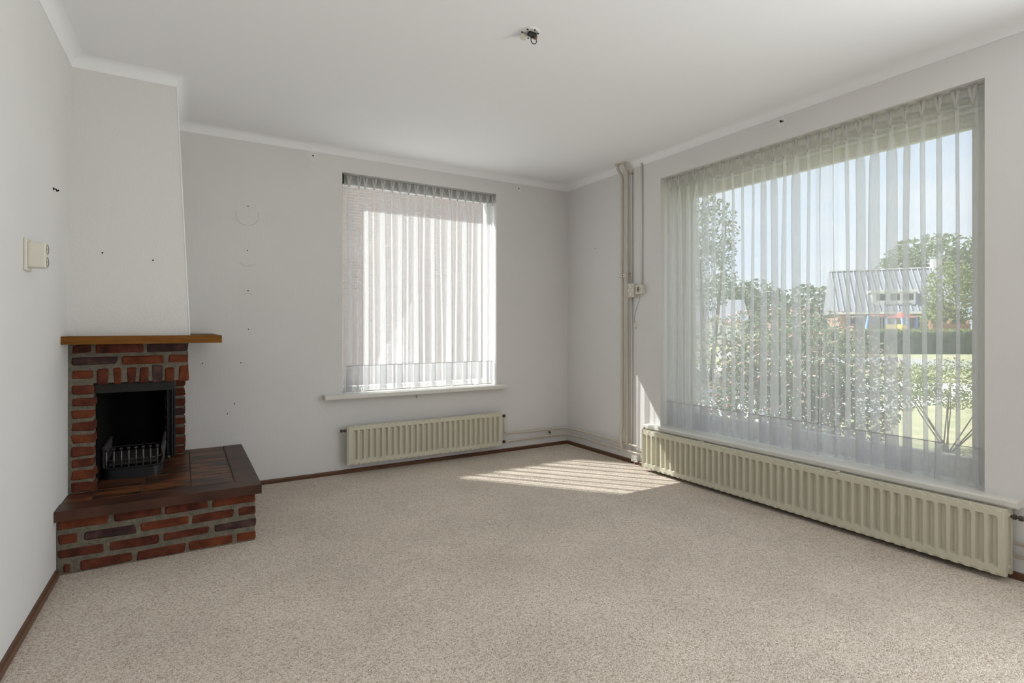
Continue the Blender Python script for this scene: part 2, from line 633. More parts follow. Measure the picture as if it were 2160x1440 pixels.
def thing(name, label, cat, loc, group=None):
    o = bpy.data.objects.new(name, None)
    COL.objects.link(o)
    o.location = loc
    o.empty_display_size = 0.1
    tag(o, label, cat, group)
    bpy.context.view_layer.update()
    return o


def arc_pts(c, r, a0, a1, u, v, n=6):
    c, u, v = Vector(c), Vector(u), Vector(v)
    return [c + u * (r * math.cos(a0 + (a1 - a0) * i / n)) + v * (r * math.sin(a0 + (a1 - a0) * i / n)) for i in
            range(n + 1)]


def fillet(pts, r, n=6):
    """round the corners of a polyline"""
    pts = [Vector(p) for p in pts]
    out = [pts[0]]
    for i in range(1, len(pts) - 1):
        a, b, c = pts[i - 1], pts[i], pts[i + 1]
        d1, d2 = (a - b), (c - b)
        rr = min(r, d1.length * 0.45, d2.length * 0.45)
        p0, p1 = b + d1.normalized() * rr, b + d2.normalized() * rr
        for k in range(n + 1):
            t = k / n
            out.append(p0 * (1 - t) ** 2 + b * 2 * t * (1 - t) + p1 * t ** 2)
    out.append(pts[-1])
    return out


# wall frames: (s along the wall, d out of the wall into the room, z up)
def on_back(s, d, z):
    return (s, BY - d, z)


def on_right(s, d, z):
    return (RX - d, s, z)


def on_left(s, d, z):
    return (left_x(s) + d, s, z)


# ================================================================== ROOM SHELL
TB, TR = 0.262, 0.34      # wall thickness back / right
# window openings
W1 = dict(s0=1.104, s1=2.529, z0=0.640, z1=2.433)
W2 = dict(s0=1.103, s1=3.222, z0=0.372, z1=2.400)
XL0 = left_x(REAR)

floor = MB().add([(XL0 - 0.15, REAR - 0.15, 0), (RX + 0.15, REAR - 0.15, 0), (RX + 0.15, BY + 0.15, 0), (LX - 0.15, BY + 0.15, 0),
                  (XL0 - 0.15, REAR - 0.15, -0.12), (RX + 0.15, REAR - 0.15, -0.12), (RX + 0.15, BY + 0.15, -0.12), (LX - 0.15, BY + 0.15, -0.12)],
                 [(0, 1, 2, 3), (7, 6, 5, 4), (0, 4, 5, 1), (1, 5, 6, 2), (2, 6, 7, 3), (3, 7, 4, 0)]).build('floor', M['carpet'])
structure(floor, 'beige looped berber carpet covering the whole room', 'floor')
ceiling = MB().box(-0.9, RX + TR, REAR - 0.25, BY + TB, CZ, CZ + 0.15).build('ceiling', M['ceil'])
structure(ceiling, 'plain off-white plastered ceiling', 'ceiling')


def wall_with_hole(name, fn, s0, s1, t, hole, label, mt='wall'):
    m = MB()
    z0, z1 = -0.3, CZ + 0.15

    def slab(a, b, c, d):
        m.hexa([fn(a, 0, c), fn(b, 0, c), fn(b, -t, c), fn(a, -t, c), fn(a, 0, d), fn(b, 0, d), fn(b, -t, d), fn(a, -t, d)])
    if hole:
        slab(s0, hole['s0'], z0, z1)
        slab(hole['s1'], s1, z0, z1)
        slab(hole['s0'], hole['s1'], z0, hole['z0'])
        slab(hole['s0'], hole['s1'], hole['z1'], z1)
    else:
        slab(s0, s1, z0, z1)
    return structure(m.build(name, M[mt]), label, 'wall')


wall_back = wall_with_hole('wall_back', on_back, LX - 0.2, RX + TR, TB, W1, 'back wall with white wallpaper around the smaller curtained window')
wall_right = wall_with_hole('wall_right', on_right, 0.55, BY, TR, W2, 'right-hand wall with white wallpaper around the large picture window')
wall_left = wall_with_hole('wall_left', on_left, REAR - 0.25, BY, 0.15, None, 'left-hand white wallpapered wall running up to the fireplace')
W3 = dict(s0=-1.9, s1=0.4, z0=0.372, z1=2.40)
wall_side = wall_with_hole('wall_right', on_right, REAR - 0.25, 0.55, TR, W3, 'right-hand wall behind the camera around an unseen added window')
wall_rear = wall_with_hole('wall_rear', lambda s, d, z: (s, REAR + d, z), XL0 - 0.2, RX + TR, 0.25, None, 'unseen wall behind the camera, darkened brown to cut bounced light', 'rear_dark')

# ---- coved plaster cornice
def cove(name, path, label):
    """path: list of (x,y, nx,ny) wall points with inward mitre direction"""
    prof = [(0.0, 0.0)]
    N = 7
    for i in range(N + 1):
        a = math.pi / 2 * i / N
        prof.append((COVE * (1 - math.cos(a)) * 1.0 + 0.004, -COVE + COVE * math.sin(a)))
    # (out from wall, z below ceiling) from bottom to ceiling
    rows = []
    prof = [(0.0, -COVE)] + prof[1:] + [(COVE + 0.004, 0.002), (-0.01, 0.002)]
    m = MB()
    for (x, y, nx, ny) in path:
        rows.append([(x + nx * a, y + ny * a, CZ + z) for a, z in prof])
    k = len(prof)
    vs = [p for r in rows for p in r]
    fs = []
    for i in range(len(rows) - 1):
        for j in range(k):
            fs.append((i * k + j, i * k + (j + 1) % k, (i + 1) * k + (j + 1) % k, (i + 1) * k + j))
    fs += [tuple(range(k)), tuple((len(rows) - 1) * k + j for j in range(k))[::-1]]
    o = m.add(vs, fs).build(name, M['ceil'])
    smooth_by_angle(o, 30)
    return structure(o, label, 'cornice')


# ---- chimney breast (tapered plaster hood)
CH_TOPX, CH_BOTX = -0.030, 0.033
CH_TOPY, CH_BOTY = 3.685, 3.585
CH_Z0 = 1.135
chx = lambda z: CH_BOTX + (CH_TOPX - CH_BOTX) * (z - CH_Z0) / (2.56 - CH_Z0)
chy = lambda z: CH_BOTY + (CH_TOPY - CH_BOTY) * (z - CH_Z0) / (2.56 - CH_Z0)
m = MB()
b0 = [(left_x(CH_BOTY) - 0.02, chy(CH_Z0), CH_Z0), (chx(CH_Z0), chy(CH_Z0), CH_Z0), (chx(CH_Z0), BY + 0.02, CH_Z0), (LX - 0.02, BY + 0.02, CH_Z0)]
zt = CZ + 0.02
t0 = [(left_x(CH_BOTY) - 0.02, chy(zt), zt), (chx(zt), chy(zt), zt), (chx(zt), BY + 0.02, zt), (LX - 0.02, BY + 0.02, zt)]
breast = m.hexa(b0 + t0).build('wall_chimney', M['plaster'])
structure(breast, 'tapered white plaster chimney breast above the fireplace', 'wall')
# thin white corner bead on its outer edge
MB().tube([(chx(CH_Z0) + 0.0005, chy(CH_Z0) + 0.001, CH_Z0), (chx(2.56) + 0.0005, chy(2.56) + 0.001, 2.56)], 0.0042, 8).build('corner_bead', M['bead'], breast)
for (x, z) in [(-0.365, 1.575), (-0.14, 1.55)]:
    MB().lathe((x, chy(z) + 0.002, z), (0, -1, 0), [(0, 0.004), (0.004, 0.004), (0.0045, 0.0)], 8).build('wall_plug', M['hole'], breast)

S2 = 1.0
cove('trim_1', [(left_x(REAR), REAR, 1, 0), (left_x(chy(2.6)), chy(2.6), 1, -1), (chx(2.6), chy(2.6), 1, -1), (chx(2.6), BY, 1, -1),
                (RX, BY, -1, -1), (RX, REAR, -1, 0)], 'white coved plaster cornice running round the top of the walls')

# ---- skirting
def skirting(name, fn, s0, s1, hgt, label):
    prof = [(0, -0.005), (0.016, -0.005), (0.016, hgt - 0.008), (0.011, hgt - 0.001), (0.005, hgt), (0, hgt)]
    o = MB().prism(prof, s0, s1, lambda a, b, s: fn(s, a, b)).build(name, M['skirt'])
    return structure(o, label, 'baseboard')


skirting('baseboard_back', on_back, 0.34, RX - 0.001, 0.031, 'low brown wooden skirting strip along the back wall')
skirting('baseboard_right', on_right, 3.535, BY - 0.0165, 0.033, 'low brown wooden skirting strip from the corner to the floor outlet')
skirting('baseboard_right', on_right, REAR, 3.50, 0.033, 'low brown wooden skirting strip behind and past the long radiator')
skirting('baseboard_left', on_left, REAR, 3.318, 0.036, 'low brown wooden skirting strip along the left wall to the hearth')

# ---- plugs, filler patches and marks left in the wallpaper
def plug(fn, s, z, parent, r=0.005):
    a, b = Vector(fn(s, 0.0005, z)), Vector(fn(s, 0.003, z))
    ax = (b - a).normalized()
    MB().lathe(a, ax, [(0, r), (0.0025, r), (0.003, r * 0.4)], 10).build('wall_plug', M['hole'], parent)


def patch(fn, s, z, r, parent):
    n = 26
    poly = []
    for k in range(n):
        a = 2 * math.pi * k / n
        rr = r * (1 + 0.22 * mnoise.noise(Vector((math.cos(a) * 1.5 + s, math.sin(a) * 1.5, z))))
        poly.append((s + rr * math.cos(a), z + rr * math.sin(a)))
    MB().prism(poly, -0.001, 0.003, lambda p, q, d: fn(p, d, q)).build('filler_patch', M['patch'], parent)


def ring_mark(fn, s, z, r, a0, a1, parent):
    n = 24
    m = MB()
    pts = [(s + r * math.cos(a0 + (a1 - a0) * k / n), z + r * math.sin(a0 + (a1 - a0) * k / n)) for k in range(n + 1)]
    m.tube([fn(p, 0.0, q) for p, q in pts], 0.0016, 6)
    m.build('ring_mark', M['stain'], parent)


for (s, z) in [(0.416, 2.077), (0.412, 1.749), (0.416, 1.451), (0.419, 1.166), (0.122, 0.923), (0.368, 0.918), (2.62, 0.352), (0.325, 0.62), (0.28, 0.55)]:
    plug(on_back, s, z, wall_back, 0.0042)
ring_mark(on_back, 0.412, 2.01, 0.076, math.radians(160), math.radians(380), wall_back)
ring_mark(on_back, 0.412, 1.71, 0.076, math.radians(225), math.radians(315), wall_back)
ring_mark(on_back, 0.415, 1.36, 0.07, math.radians(60), math.radians(130), wall_back)
for (s, z, r) in [(0.877, 2.525, 0.042), (2.775, 2.515, 0.034)]:
    patch(on_back, s, z, r, wall_back)
    plug(lambda a, d, b: on_back(a, d + 0.003, b), s, z, wall_back, 0.006)
patch(on_right, 2.155, 2.518, 0.036, wall_right)
MB().tube([on_right(2.165, 0.0, 2.523), on_right(2.163, 0.012, 2.526), on_right(2.14, 0.014, 2.517)], [0.006, 0.006, 0.002], 8).build('wall_plug', M['hole'], wall_right)
plug(on_right, 4.05, 1.93, wall_right, 0.004)
plug(on_right, 3.72, 0.075, wall_right, 0.004)
hook = thing('picture_hook', 'small black picture hook nailed into the left wall', 'hook', on_left(3.28, 0, 1.819))
MB().tube(fillet([on_left(3.28, -0.004, 1.823), on_left(3.28, 0.012, 1.823), on_left(3.28, 0.013, 1.812), on_left(3.28, 0.021, 1.82)], 0.004, 3), 0.003, 6).build('hook_wire', M['hole'], hook)
MB().lathe(on_left(3.28, 0.0, 1.823), (1, 0, 0), [(0, 0.007), (0.003, 0.007), (0.004, 0.003)], 10).build('nail_head', M['hole'], hook)

# ================================================================== WINDOWS
def bars(fn, s0, s1, z0, z1, d0, d1, st, hd, bt, name, mat_, parent, c=0.004):
    """rectangular frame of four members, d0 (room side) .. d1 (outside), d positive outwards"""
    def member(nm, a, b, p, q):
        x = [fn(a, -d0, p), fn(b, -d1, q)]
        lo = [min(x[0][i], x[1][i]) for i in range(3)]
        hi = [max(x[0][i], x[1][i]) for i in range(3)]
        MB().cbox(lo[0], hi[0], lo[1], hi[1], lo[2], hi[2], c).build(nm, mat_, parent)
    member(name + '_stile', s0, s0 + st, z0, z1)
    member(name + '_stile', s1 - st, s1, z0, z1)
    member(name + '_head_rail', s0 + st, s1 - st, z1 - hd, z1)
    member(name + '_bottom_rail', s0 + st, s1 - st, z0, z0 + bt)


def window(name, fn, W, d0, outer, inner, label, mat_):
    root = thing(name, label, 'window', fn((W['s0'] + W['s1']) / 2, -d0, W['z0']))
    root['kind'] = 'structure'
    st, hd, bt = outer
    e = 0.001
    bars(fn, W['s0'] + e, W['s1'] - e, W['z0'] + e, W['z1'] - e, d0, d0 + 0.075, st, hd, bt, 'frame', mat_, root)
    i = dict(s0=W['s0'] + st, s1=W['s1'] - st, z0=W['z0'] + bt, z1=W['z1'] - hd)
    if inner:
        st2, hd2, bt2 = inner
        bars(fn, i['s0'], i['s1'], i['z0'], i['z1'], d0 + 0.02, d0 + 0.065, st2, hd2, bt2, 'sash', mat_, root)
        i = dict(s0=i['s0'] + st2, s1=i['s1'] - st2, z0=i['z0'] + bt2, z1=i['z1'] - hd2)
    a, b = fn(i['s0'] - 0.008, -(d0 + 0.042), i['z0'] - 0.008), fn(i['s1'] + 0.008, -(d0 + 0.048), i['z1'] + 0.008)
    lo = [min(a[k], b[k]) for k in range(3)]
    hi = [max(a[k], b[k]) for k in range(3)]
    MB().box(lo[0], hi[0], lo[1], hi[1], lo[2], hi[2]).build('glass_pane', M['glass'], root)
    return root, i


win1, g1 = window('window_1', on_back, W1, 0.115, (0.036, 0.040, 0.045), None, 'white framed single-pane window in the back wall behind the shorter sheer curtain', M['white'])
win2, g2 = window('window_2', on_right, W2, 0.215, (0.062, 0.085, 0.05), (0.07, 0.075, 0.06), 'large cream framed picture window in the right-hand wall looking onto the garden', M['cream'])
win3, g3 = window('window_3', on_right, W3, 0.215, (0.06, 0.06, 0.06), None, 'white framed window added in the right-hand wall behind the camera for the fill lamp', M['white'])  # unseen window added to let the fill lamp into the room
# round stay fittings on the bottom rail of the big window
for s in (2.06, 2.47):
    MB().lathe(on_right(s, -0.16, 0.392), (-1, 0, 0), [(-0.055, 0.004), (-0.004, 0.005), (0, 0.016), (0.012, 0.018), (0.018, 0.01)], 14).build('stay_knob', M['brown_metal'], win2, smooth=True)
for z in (2.318, 2.350):
    a, b = on_right(1.106, -0.2165, z), on_right(3.219, -0.204, z)
    MB().cbox(min(a[0], b[0]), max(a[0], b[0]), a[1], b[1], z, z + 0.011, 0.002).build('head_strip', M['white'], win2)
# small catches on window 1's bottom rail
for s in (1.30, 1.74, 2.12, 2.36):
    a = on_back(s, -0.075, 0.642)
    MB().cbox(a[0] - 0.018, a[0] + 0.018, a[1], a[1] + 0.039, 0.642, 0.672, 0.004).build('catch', M['sill'], win1)

# window boards
def board(name, fn, s0, s1, proud, zt, th, W, depth, label):
    root = thing(name, label, 'windowsill', fn((s0 + s1) / 2, 0, zt - th))
    r = 0.008
    prof = [(0.0, zt), (proud - r, zt), (proud - r * 0.3, zt - r * 0.3), (proud, zt - r), (proud, zt - th + r), (proud - r * 0.3, zt - th + r * .3), (proud - r, zt - th), (0.0, zt - th)]
    o = MB().prism(prof, s0, s1, lambda a, b, s: fn(s, a, b)).build('nosing', M['sill'], root)
    x = [fn(W['s0'] + 0.001, 0.0, zt - th), fn(W['s1'] - 0.001, -depth, zt)]
    lo = [min(x[0][i], x[1][i]) for i in range(3)]
    hi = [max(x[0][i], x[1][i]) for i in range(3)]
    MB().box(lo[0], hi[0], lo[1], hi[1], W['z0'] - 0.001, hi[2]).build('board', M['sill'], root)
    return root


sill1 = board('window_sill', on_back, 0.955, 2.605, 0.085, 0.642, 0.036, W1, 0.115, 'cream painted sill with a thin nosing under the smaller window, above the short radiator')
MB().prism([(0.0, 0.606), (0.03, 0.606), (0.0, 0.565)], 1.735, 1.750, lambda a, b, s: on_back(s, a, b)).build('bracket', M['sill'], sill1)
sill2 = board('window_sill', on_right, 0.962, 3.352, 0.065, 0.374, 0.036, W2, 0.215, 'long cream painted sill with a chipped rounded nosing above the long radiator')

# ================================================================== CURTAINS
def curtain(name, fn, s_list, s0, s1, ztop, zbot, hem, dmid, seed, label, fold_max, group, dense=False, cloth='sheer'):
    """sheer curtain hung from pinch pleats. fn(s,d,z); d measured from the wall face into the room"""
    rnd = random.Random(seed)
    root = thing(name, label, 'curtain', fn((s0 + s1) / 2, dmid, zbot), group)
    n = len(s_list)
    bnd = [s0] + [(s_list[i] + s_list[i + 1]) / 2 for i in range(n - 1)] + [s1]
    cells = []
    for i in range(n):
        P = bnd[i + 1] - bnd[i]
        big = (i % 2 == 0) if dense else rnd.random() < 0.45
        edge = dense and i >= n - 2
        if big or edge:
            w0, w1 = rnd.uniform(0.42, 0.6), rnd.uniform(0.45, 0.72)
        else:
            w0, w1 = rnd.uniform(0.1, 0.26), rnd.uniform(0.04, 0.26)
        cells.append(dict(a=bnd[i], b=bnd[i + 1], c=s_list[i], P=P, w0=w0 * P, w1=w1 * P * fold_max / 0.6,
                          k=rnd.uniform(0.7, 1.8), dr=rnd.uniform(-0.2, 0.2) * P * (0.3 if big else 1), ph=rnd.uniform(0, 6.28),
                          D=rnd.uniform(0.006, 0.009) if dense else rnd.uniform(0.010, 0.019),
                          flip=(big if dense else rnd.random() < 0.35), f2=rnd.uniform(2.5, 7), amp=rnd.uniform(0.0, 0.1), e=rnd.uniform(-0.3, 0.3)))
    pinch = ztop - 0.088

    def row(z, off):
        t = (ztop - z) / (ztop - zbot)
        out = []
        for q in cells:
            P = q['P']
            if z > pinch:
                w, D, dr = 0.010, 0.007, 0.0
            else:
                u = min(1.0, (pinch - z) / 0.18)
                u = u * u * (3 - 2 * u)
                tt = (pinch - z) / (pinch - zbot)
                w = 0.010 * (1 - u) + u * (q['w0'] + (q['w1'] - q['w0']) * tt ** q['k'] + q['amp'] * P * math.sin(q['f2'] * tt + q['ph']))
                w = max(0.006, w)
                D = 0.007 * (1 - u) + q['D'] * u * (0.75 + 0.45 * tt)
                dr = q['dr'] * tt + 0.05 * P * math.sin(q['f2'] * tt + q['ph']) * u
            c = q['c'] + dr
            a, b = q['a'], q['b']
            lo, hi = a + 0.06 * P, b - 0.06 * P
            p, r = max(lo, c - w / 2), min(hi, c + w / 2)
            A = lambda x: math.sin(min(1, max(0, x)) * math.pi / 2)
            pts = []
            e = q['e'] * 0.006
            for k in range(5):
                f = k / 4
                pts.append((a + (r - a) * f, D * f * f * (3 - 2 * f) + e * math.sin(f * math.pi)))
            pts.append((r + 0.0015, D * 0.75))
            pts.append((r, D * 0.5))
            pts.append(((p + r) / 2, 0.0))
            pts.append((p, -D * 0.5))
            pts.append((p - 0.0015, -D * 0.75))
            for k in range(5):
                f = k / 4
                g = 1 - f
                pts.append((p + (b - p) * f, -D * g * g * (3 - 2 * g) - e * math.sin(f * math.pi)))
            if q['flip']:
                pts = [(a + b - s, d) for s, d in pts][::-1]
                pts = [(s, d) for s, d in pts]
            out += pts if not out else pts[1:]
        return [fn(s, dmid + d + off, z) for s, d in out]

    def sheet(nm, zs, off, mat_, parent):
        rows = [row(z, off) for z in zs]
        k = len(rows[0])
        fs = []
        for i in range(len(rows) - 1):
            for j in range(k - 1):
                fs.append((i * k + j, i * k + j + 1, (i + 1) * k + j + 1, (i + 1) * k + j))
        return MB().add([p for r in rows for p in r], fs).build(nm, mat_, parent, smooth=True, recalc=False)

    zs = [ztop, ztop - 0.04, pinch] + [pinch - 0.18 * (k / 8) for k in range(1, 9)]
    nn = 26
    zl = zs[-1]
    zs += [zl + (zbot - zl) * k / nn for k in range(1, nn + 1)]
    sheet('voile', zs, 0.0, M[cloth], root)
    hz = [hem + (zbot - hem) * k / 6 for k in range(7)]
    sheet('hem', hz, -0.002, M['sheer'], root)
    sheet('hem_seam', [hem + 0.0018, hem - 0.0018], 0.0015, M['thread'], root)
    sheet('heading_tape', [ztop, ztop - 0.012], -0.003, M['sheer_dense'], root)
    # pinch pleats: two little loops meeting in a knot
    me = None
    for i, q in enumerate(cells):
        m = MB()
        for sg in (-1, 1):
            tp = [(0.000, 0.010, -0.092), (0.003 * sg, 0.013, -0.07), (0.009 * sg, 0.017, -0.035), (0.013 * sg, 0.019, 0.002)]
            base = Vector(fn(0, 0, 0))
            m.tube([Vector(fn(a_, d_, z_)) - base for a_, d_, z_ in tp], [0.0032, 0.005, 0.0072, 0.0088], 8)
        if me is None:
            me = m.mesh('pleat', True)
            me.materials.append(M['sheer_dense'])
        o = bpy.data.objects.new('pleat', me)
        COL.objects.link(o)
        o.parent = root
        o.location = Vector(fn(q['c'], dmid, ztop)) - world_loc(root)
    return root


# spacing of the pinch pleats along each window (metres along the wall)
PL1 = [1.165, 1.247, 1.298, 1.375, 1.446, 1.531, 1.598, 1.676, 1.743, 1.829, 1.912, 1.984, 2.067, 2.143, 2.221, 2.302, 2.374, 2.452, 2.510]
PL2 = [1.165, 1.235, 1.31, 1.385, 1.465, 1.54, 1.625, 1.705, 1.78, 1.86, 1.935, 2.015, 2.095, 2.175, 2.25, 2.33, 2.41, 2.49, 2.575, 2.655, 2.735, 2.82, 2.90, 2.985, 3.07, 3.15]
curtain('sheer_curtain', on_back, PL1, 1.128, 2.522, 2.418, 0.655, 0.862, -0.045, 11,
        'short white pinch-pleated sheer curtain lit by sun at the smaller back window', 0.6, 'sheer curtains', True)
curtain('sheer_curtain', on_right, PL2, 1.118, 3.205, 2.390, 0.384, 0.575, -0.055, 23,
        'wide grey-white pinch-pleated sheer curtain hanging across the large garden window', 0.62, 'sheer curtains', cloth='sheer_wide')

# curtain rails
def rail(fn, s0, s1, z, d, label):
    root = thing('curtain_rail', label, 'curtain rail', fn((s0 + s1) / 2, d, z))
    def bx(nm, a, b, d0, d1, p, q, mt, c=0.002):
        x = [fn(a, d0, p), fn(b, d1, q)]
        lo = [min(x[0][i], x[1][i]) for i in range(3)]
        hi = [max(x[0][i], x[1][i]) for i in range(3)]
        MB().cbox(*[v for i in range(3) for v in (lo[i], hi[i])], c).build(nm, mt, root)
    return root, bx


r1, bx = rail(on_back, 1.108, 2.524, 2.40, -0.08, 'grey metal curtain rail with a black end piece above the smaller window')
bx('track', 1.116, 2.524, -0.068, -0.098, 2.358, 2.4325, M['rail'])
bx('end_cap', 1.1045, 1.122, -0.02, -0.10, 2.345, 2.425, M['hole'])
bx('sunlit_edge_strip', 1.116, 2.524, -0.066, -0.100, 2.348, 2.357, M['white'])  # white strip drawn in as the sunlit bottom edge of the frame
r2, bx = rail(on_right, 1.108, 3.218, 2.39, -0.09, 'slim white curtain rail tucked under the lintel of the large window')
bx('track', 1.106, 3.219, -0.080, -0.100, 2.385, 2.3995, M['cream'])

# ================================================================== RADIATORS
def radiator(name, fn, s0, s1, z0, z1, d0, d1, label, double, pitch=0.05):
    root = thing(name, label, 'radiator', fn((s0 + s1) / 2, d0, z0))
    n = int(round((s1 - s0 - 0.05) / pitch))
    e = (s1 - s0 - n * pitch) / 2
    TRG = 0.024
    prof = [(s0, -0.006), (s0 + 0.007, -0.006), (s0 + 0.010, 0.0)]
    for k in range(n):
        b = s0 + e + k * pitch
        prof += [(b + 0.30 * pitch - 0.004, 0.0), (b + 0.30 * pitch + 0.003, -1), (b + 0.84 * pitch - 0.005, -1), (b + 0.84 * pitch + 0.004, 0.0)]
    prof += [(s1 - 0.010, 0.0), (s1 - 0.007, -0.006), (s1, -0.006)]
    rows = [(z0, 0, -0.006), (z0 + 0.008, 0, -0.006), (z0 + 0.011, 0, 0), (z0 + 0.034, 0, 0), (z0 + 0.046, 1, 0), (z1 - 0.046, 1, 0),
            (z1 - 0.034, 0, 0), (z1 - 0.011, 0, 0), (z1 - 0.008, 0, -0.006), (z1, 0, -0.006)]

    def panel(nm, dface, sgn, back):
        vs, fs = [], []
        k = len(prof)
        for (z, tr, edge) in rows:
            for s, p in prof:
                d = (-TRG * tr) if p == -1 else min(p, edge)
                vs.append(fn(s, dface + sgn * d, z))
        for i in range(len(rows) - 1):
            for j in range(k - 1):
                fs.append((i * k + j, i * k + j + 1, (i + 1) * k + j + 1, (i + 1) * k + j))
        # edge skirt to the back sheet
        R_ = len(rows)
        loop = [(0, j) for j in range(k)] + [(i, k - 1) for i in range(1, R_)] + [(R_ - 1, j) for j in range(k - 2, -1, -1)] + [(i, 0) for i in range(R_ - 2, 0, -1)]
        base = len(vs)
        for (i, j) in loop:
            vs.append(fn(prof[j][0], back, rows[i][0]))
        L = len(loop)
        for q in range(L):
            a, b = loop[q], loop[(q + 1) % L]
            fs.append((a[0] * k + a[1], b[0] * k + b[1], base + (q + 1) % L, base + q))
        fs.append(tuple(base + q for q in range(L)))
        o = MB().add(vs, fs).build(nm, M['rad'], root)
        return o

    panel('front_panel', d1, 1, d1 - 0.029)
    if double:
        panel('back_panel', d0 + 0.029, 1, d0)
        # convector fins between the two panels
        m = MB()
        s = s0 + 0.06
        k = 0
        pts = []
        while s < s1 - 0.06:
            pts.append((s, d0 + 0.0295 if k % 2 else d1 - 0.0295))
            s += 0.0165
            k += 1
        for a, b in zip(pts[:-1], pts[1:]):
            x = [fn(a[0], a[1], z0 + 0.04), fn(b[0], b[1], z0 + 0.04), fn(b[0], b[1], z1 - 0.01), fn(a[0], a[1], z1 - 0.01)]
            m.add(x, [(0, 1, 2, 3)])
        o = m.build('convector_fin', M['rad'], root, recalc=False)
        o['kind'] = 'stuff'
    else:
        # sheet-metal convector channels behind the panel
        m = MB()
        for k in range(n):
            b = s0 + e + k * pitch
            p = [fn(b + 0.01, d1 - 0.029, z0 + 0.05), fn(b + 0.014, d1 - 0.05, z0 + 0.05), fn(b + 0.036, d1 - 0.05, z0 + 0.05), fn(b + 0.04, d1 - 0.029, z0 + 0.05)]
            q = [(x, y, z1 - 0.03) for x, y, z in p]
            m.add(p + q, [(0, 1, 5, 4), (1, 2, 6, 5), (2, 3, 7, 6)])
        o = m.build('convector_fin', M['rad'], root, recalc=False)
        o['kind'] = 'stuff'
    # end connections between panels (tee pieces)
    for s in (s0 + 0.012, s1 - 0.012):
        for z in (z0 + 0.032, z1 - 0.032):
            p0, p1 = fn(s, d0 + 0.002, z), fn(s, d1 - 0.012, z)
            MB().tube([p0, p1], 0.012, 10).build('tee_piece', M['rad'], root, smooth=False)
    # wall brackets
    for s in (s0 + 0.2, s1 - 0.2):
        a, b = fn(s - 0.015, 0.0006, z0 + 0.05), fn(s + 0.015, d0 + 0.012, z1 - 0.06)
        lo = [min(a[i], b[i]) for i in range(3)]
        hi = [max(a[i], b[i]) for i in range(3)]
        MB().cbox(*[v for i in range(3) for v in (lo[i], hi[i])], 0.002).build('wall_bracket', M['rad'], root)
    return root


def valve(fn, s, d, z, dirs, parent, name='valve', r=0.011):
    """small dark knob on the end of a radiator"""
    a, b = Vector(fn(s, d, z)), Vector(fn(s + dirs * 0.05, d, z))
    ax = (b - a).normalized()
    MB().lathe(a, ax, [(0, 0.006), (0.008, 0.007), (0.009, 0.012), (0.02, 0.012), (0.022, 0.007), (0.028, 0.007), (0.03, r + 0.003), (0.042, r + 0.004), (0.048, r)], 12).build(name, M['brass'], parent, smooth=False)


rad1 = radiator('radiator', on_back, 1.118, 2.540, 0.084, 0.392, 0.035, 0.100, 'short cream ribbed panel radiator on the back wall under the smaller window', False)
rad2 = radiator('radiator', on_right, 0.988, 3.322, 0.030, 0.338, 0.030, 0.118, 'long cream ribbed double panel radiator under the large window', True)
valve(on_back, 2.538, 0.065, 0.352, 1, rad1)
valve(on_back, 2.538, 0.065, 0.112, 1, rad1)
valve(on_back, 1.120, 0.065, 0.356, -1, rad1, 'bleed_plug', 0.008)
valve(on_right, 0.990, 0.05, 0.300, -1, rad2, 'bleed_plug', 0.009)
# lock-shield tail at the far end of the long radiator
MB().lathe(on_right(3.333, 0.075, 0.235), (0, 0, 1), [(0, 0.006), (0.06, 0.006), (0.062, 0.011), (0.085, 0.011), (0.087, 0.006), (0.1, 0.007), (0.102, 0.013), (0.112, 0.010), (0.118, 0.004)], 12).build('valve', M['brown_metal'], rad2)
for s in (1.75, 2.72):
    MB().tube([on_right(s, 0.121, 0.345), on_right(s, 0.085, 0.3405)], 0.006, 8).build('clip', M['rad'], rad2)
for s in (1.22,):
    MB().tube(fillet([on_back(s, 0.088, 0.085), on_back(s + 0.005, 0.088, 0.06), on_back(s + 0.02, 0.088, 0.07)], 0.01, 4), 0.004, 6).build('clip', M['rad'], rad1)

# ================================================================== PIPES
def pipe(name, pts, r, label, mt, fr=0.03, cat='pipe', seg=12):
    root = thing(name, label, cat, pts[0])
    MB().tube(fillet(pts, fr, 7), r, seg).build('tube', mt, root, smooth=True)
    return root


PD = 0.035     # stand-off of the heating pipes
hi_z, lo_z = 0.168, 0.108
pu = pipe('heating_pipe', [on_back(2.575, 0.065, 0.340), on_back(2.575, 0.065, 0.19), on_back(2.66, PD, 0.178), on_back(3.20, PD, hi_z), on_right(BY - PD, PD, hi_z), on_right(4.2, PD, hi_z), on_right(3.45, PD, hi_z - 0.004), on_right(3.335, 0.06, hi_z - 0.01)],
          0.0085, 'upper cream heating pipe bending round the room corner between the two radiators', M['pipe'], 0.06)
pl = pipe('heating_pipe', [on_back(2.585, 0.065, 0.112), on_back(2.64, PD, 0.104), on_back(3.20, PD, lo_z), on_right(BY - PD, PD, lo_z), on_right(4.2, PD, lo_z), on_right(3.40, PD, lo_z - 0.004), on_right(3.30, 0.05, lo_z - 0.004)],
          0.0085, 'lower cream heating pipe bending round the room corner just above the skirting', M['pipe'], 0.06)
pa = pipe('heating_pipe', [on_right(3.655, 0.075, CZ), on_right(3.655, 0.070, 2.56), on_right(3.632, 0.042, 2.51), on_right(3.632, 0.042, 0.30), on_right(3.632, 0.058, 0.245), on_right(3.632, 0.058, 0.16), on_right(3.632, PD, lo_z)],
          0.0132, 'left of the two thick upright heating pipes, kinked over the upper floor pipe', M['pipe'], 0.03)
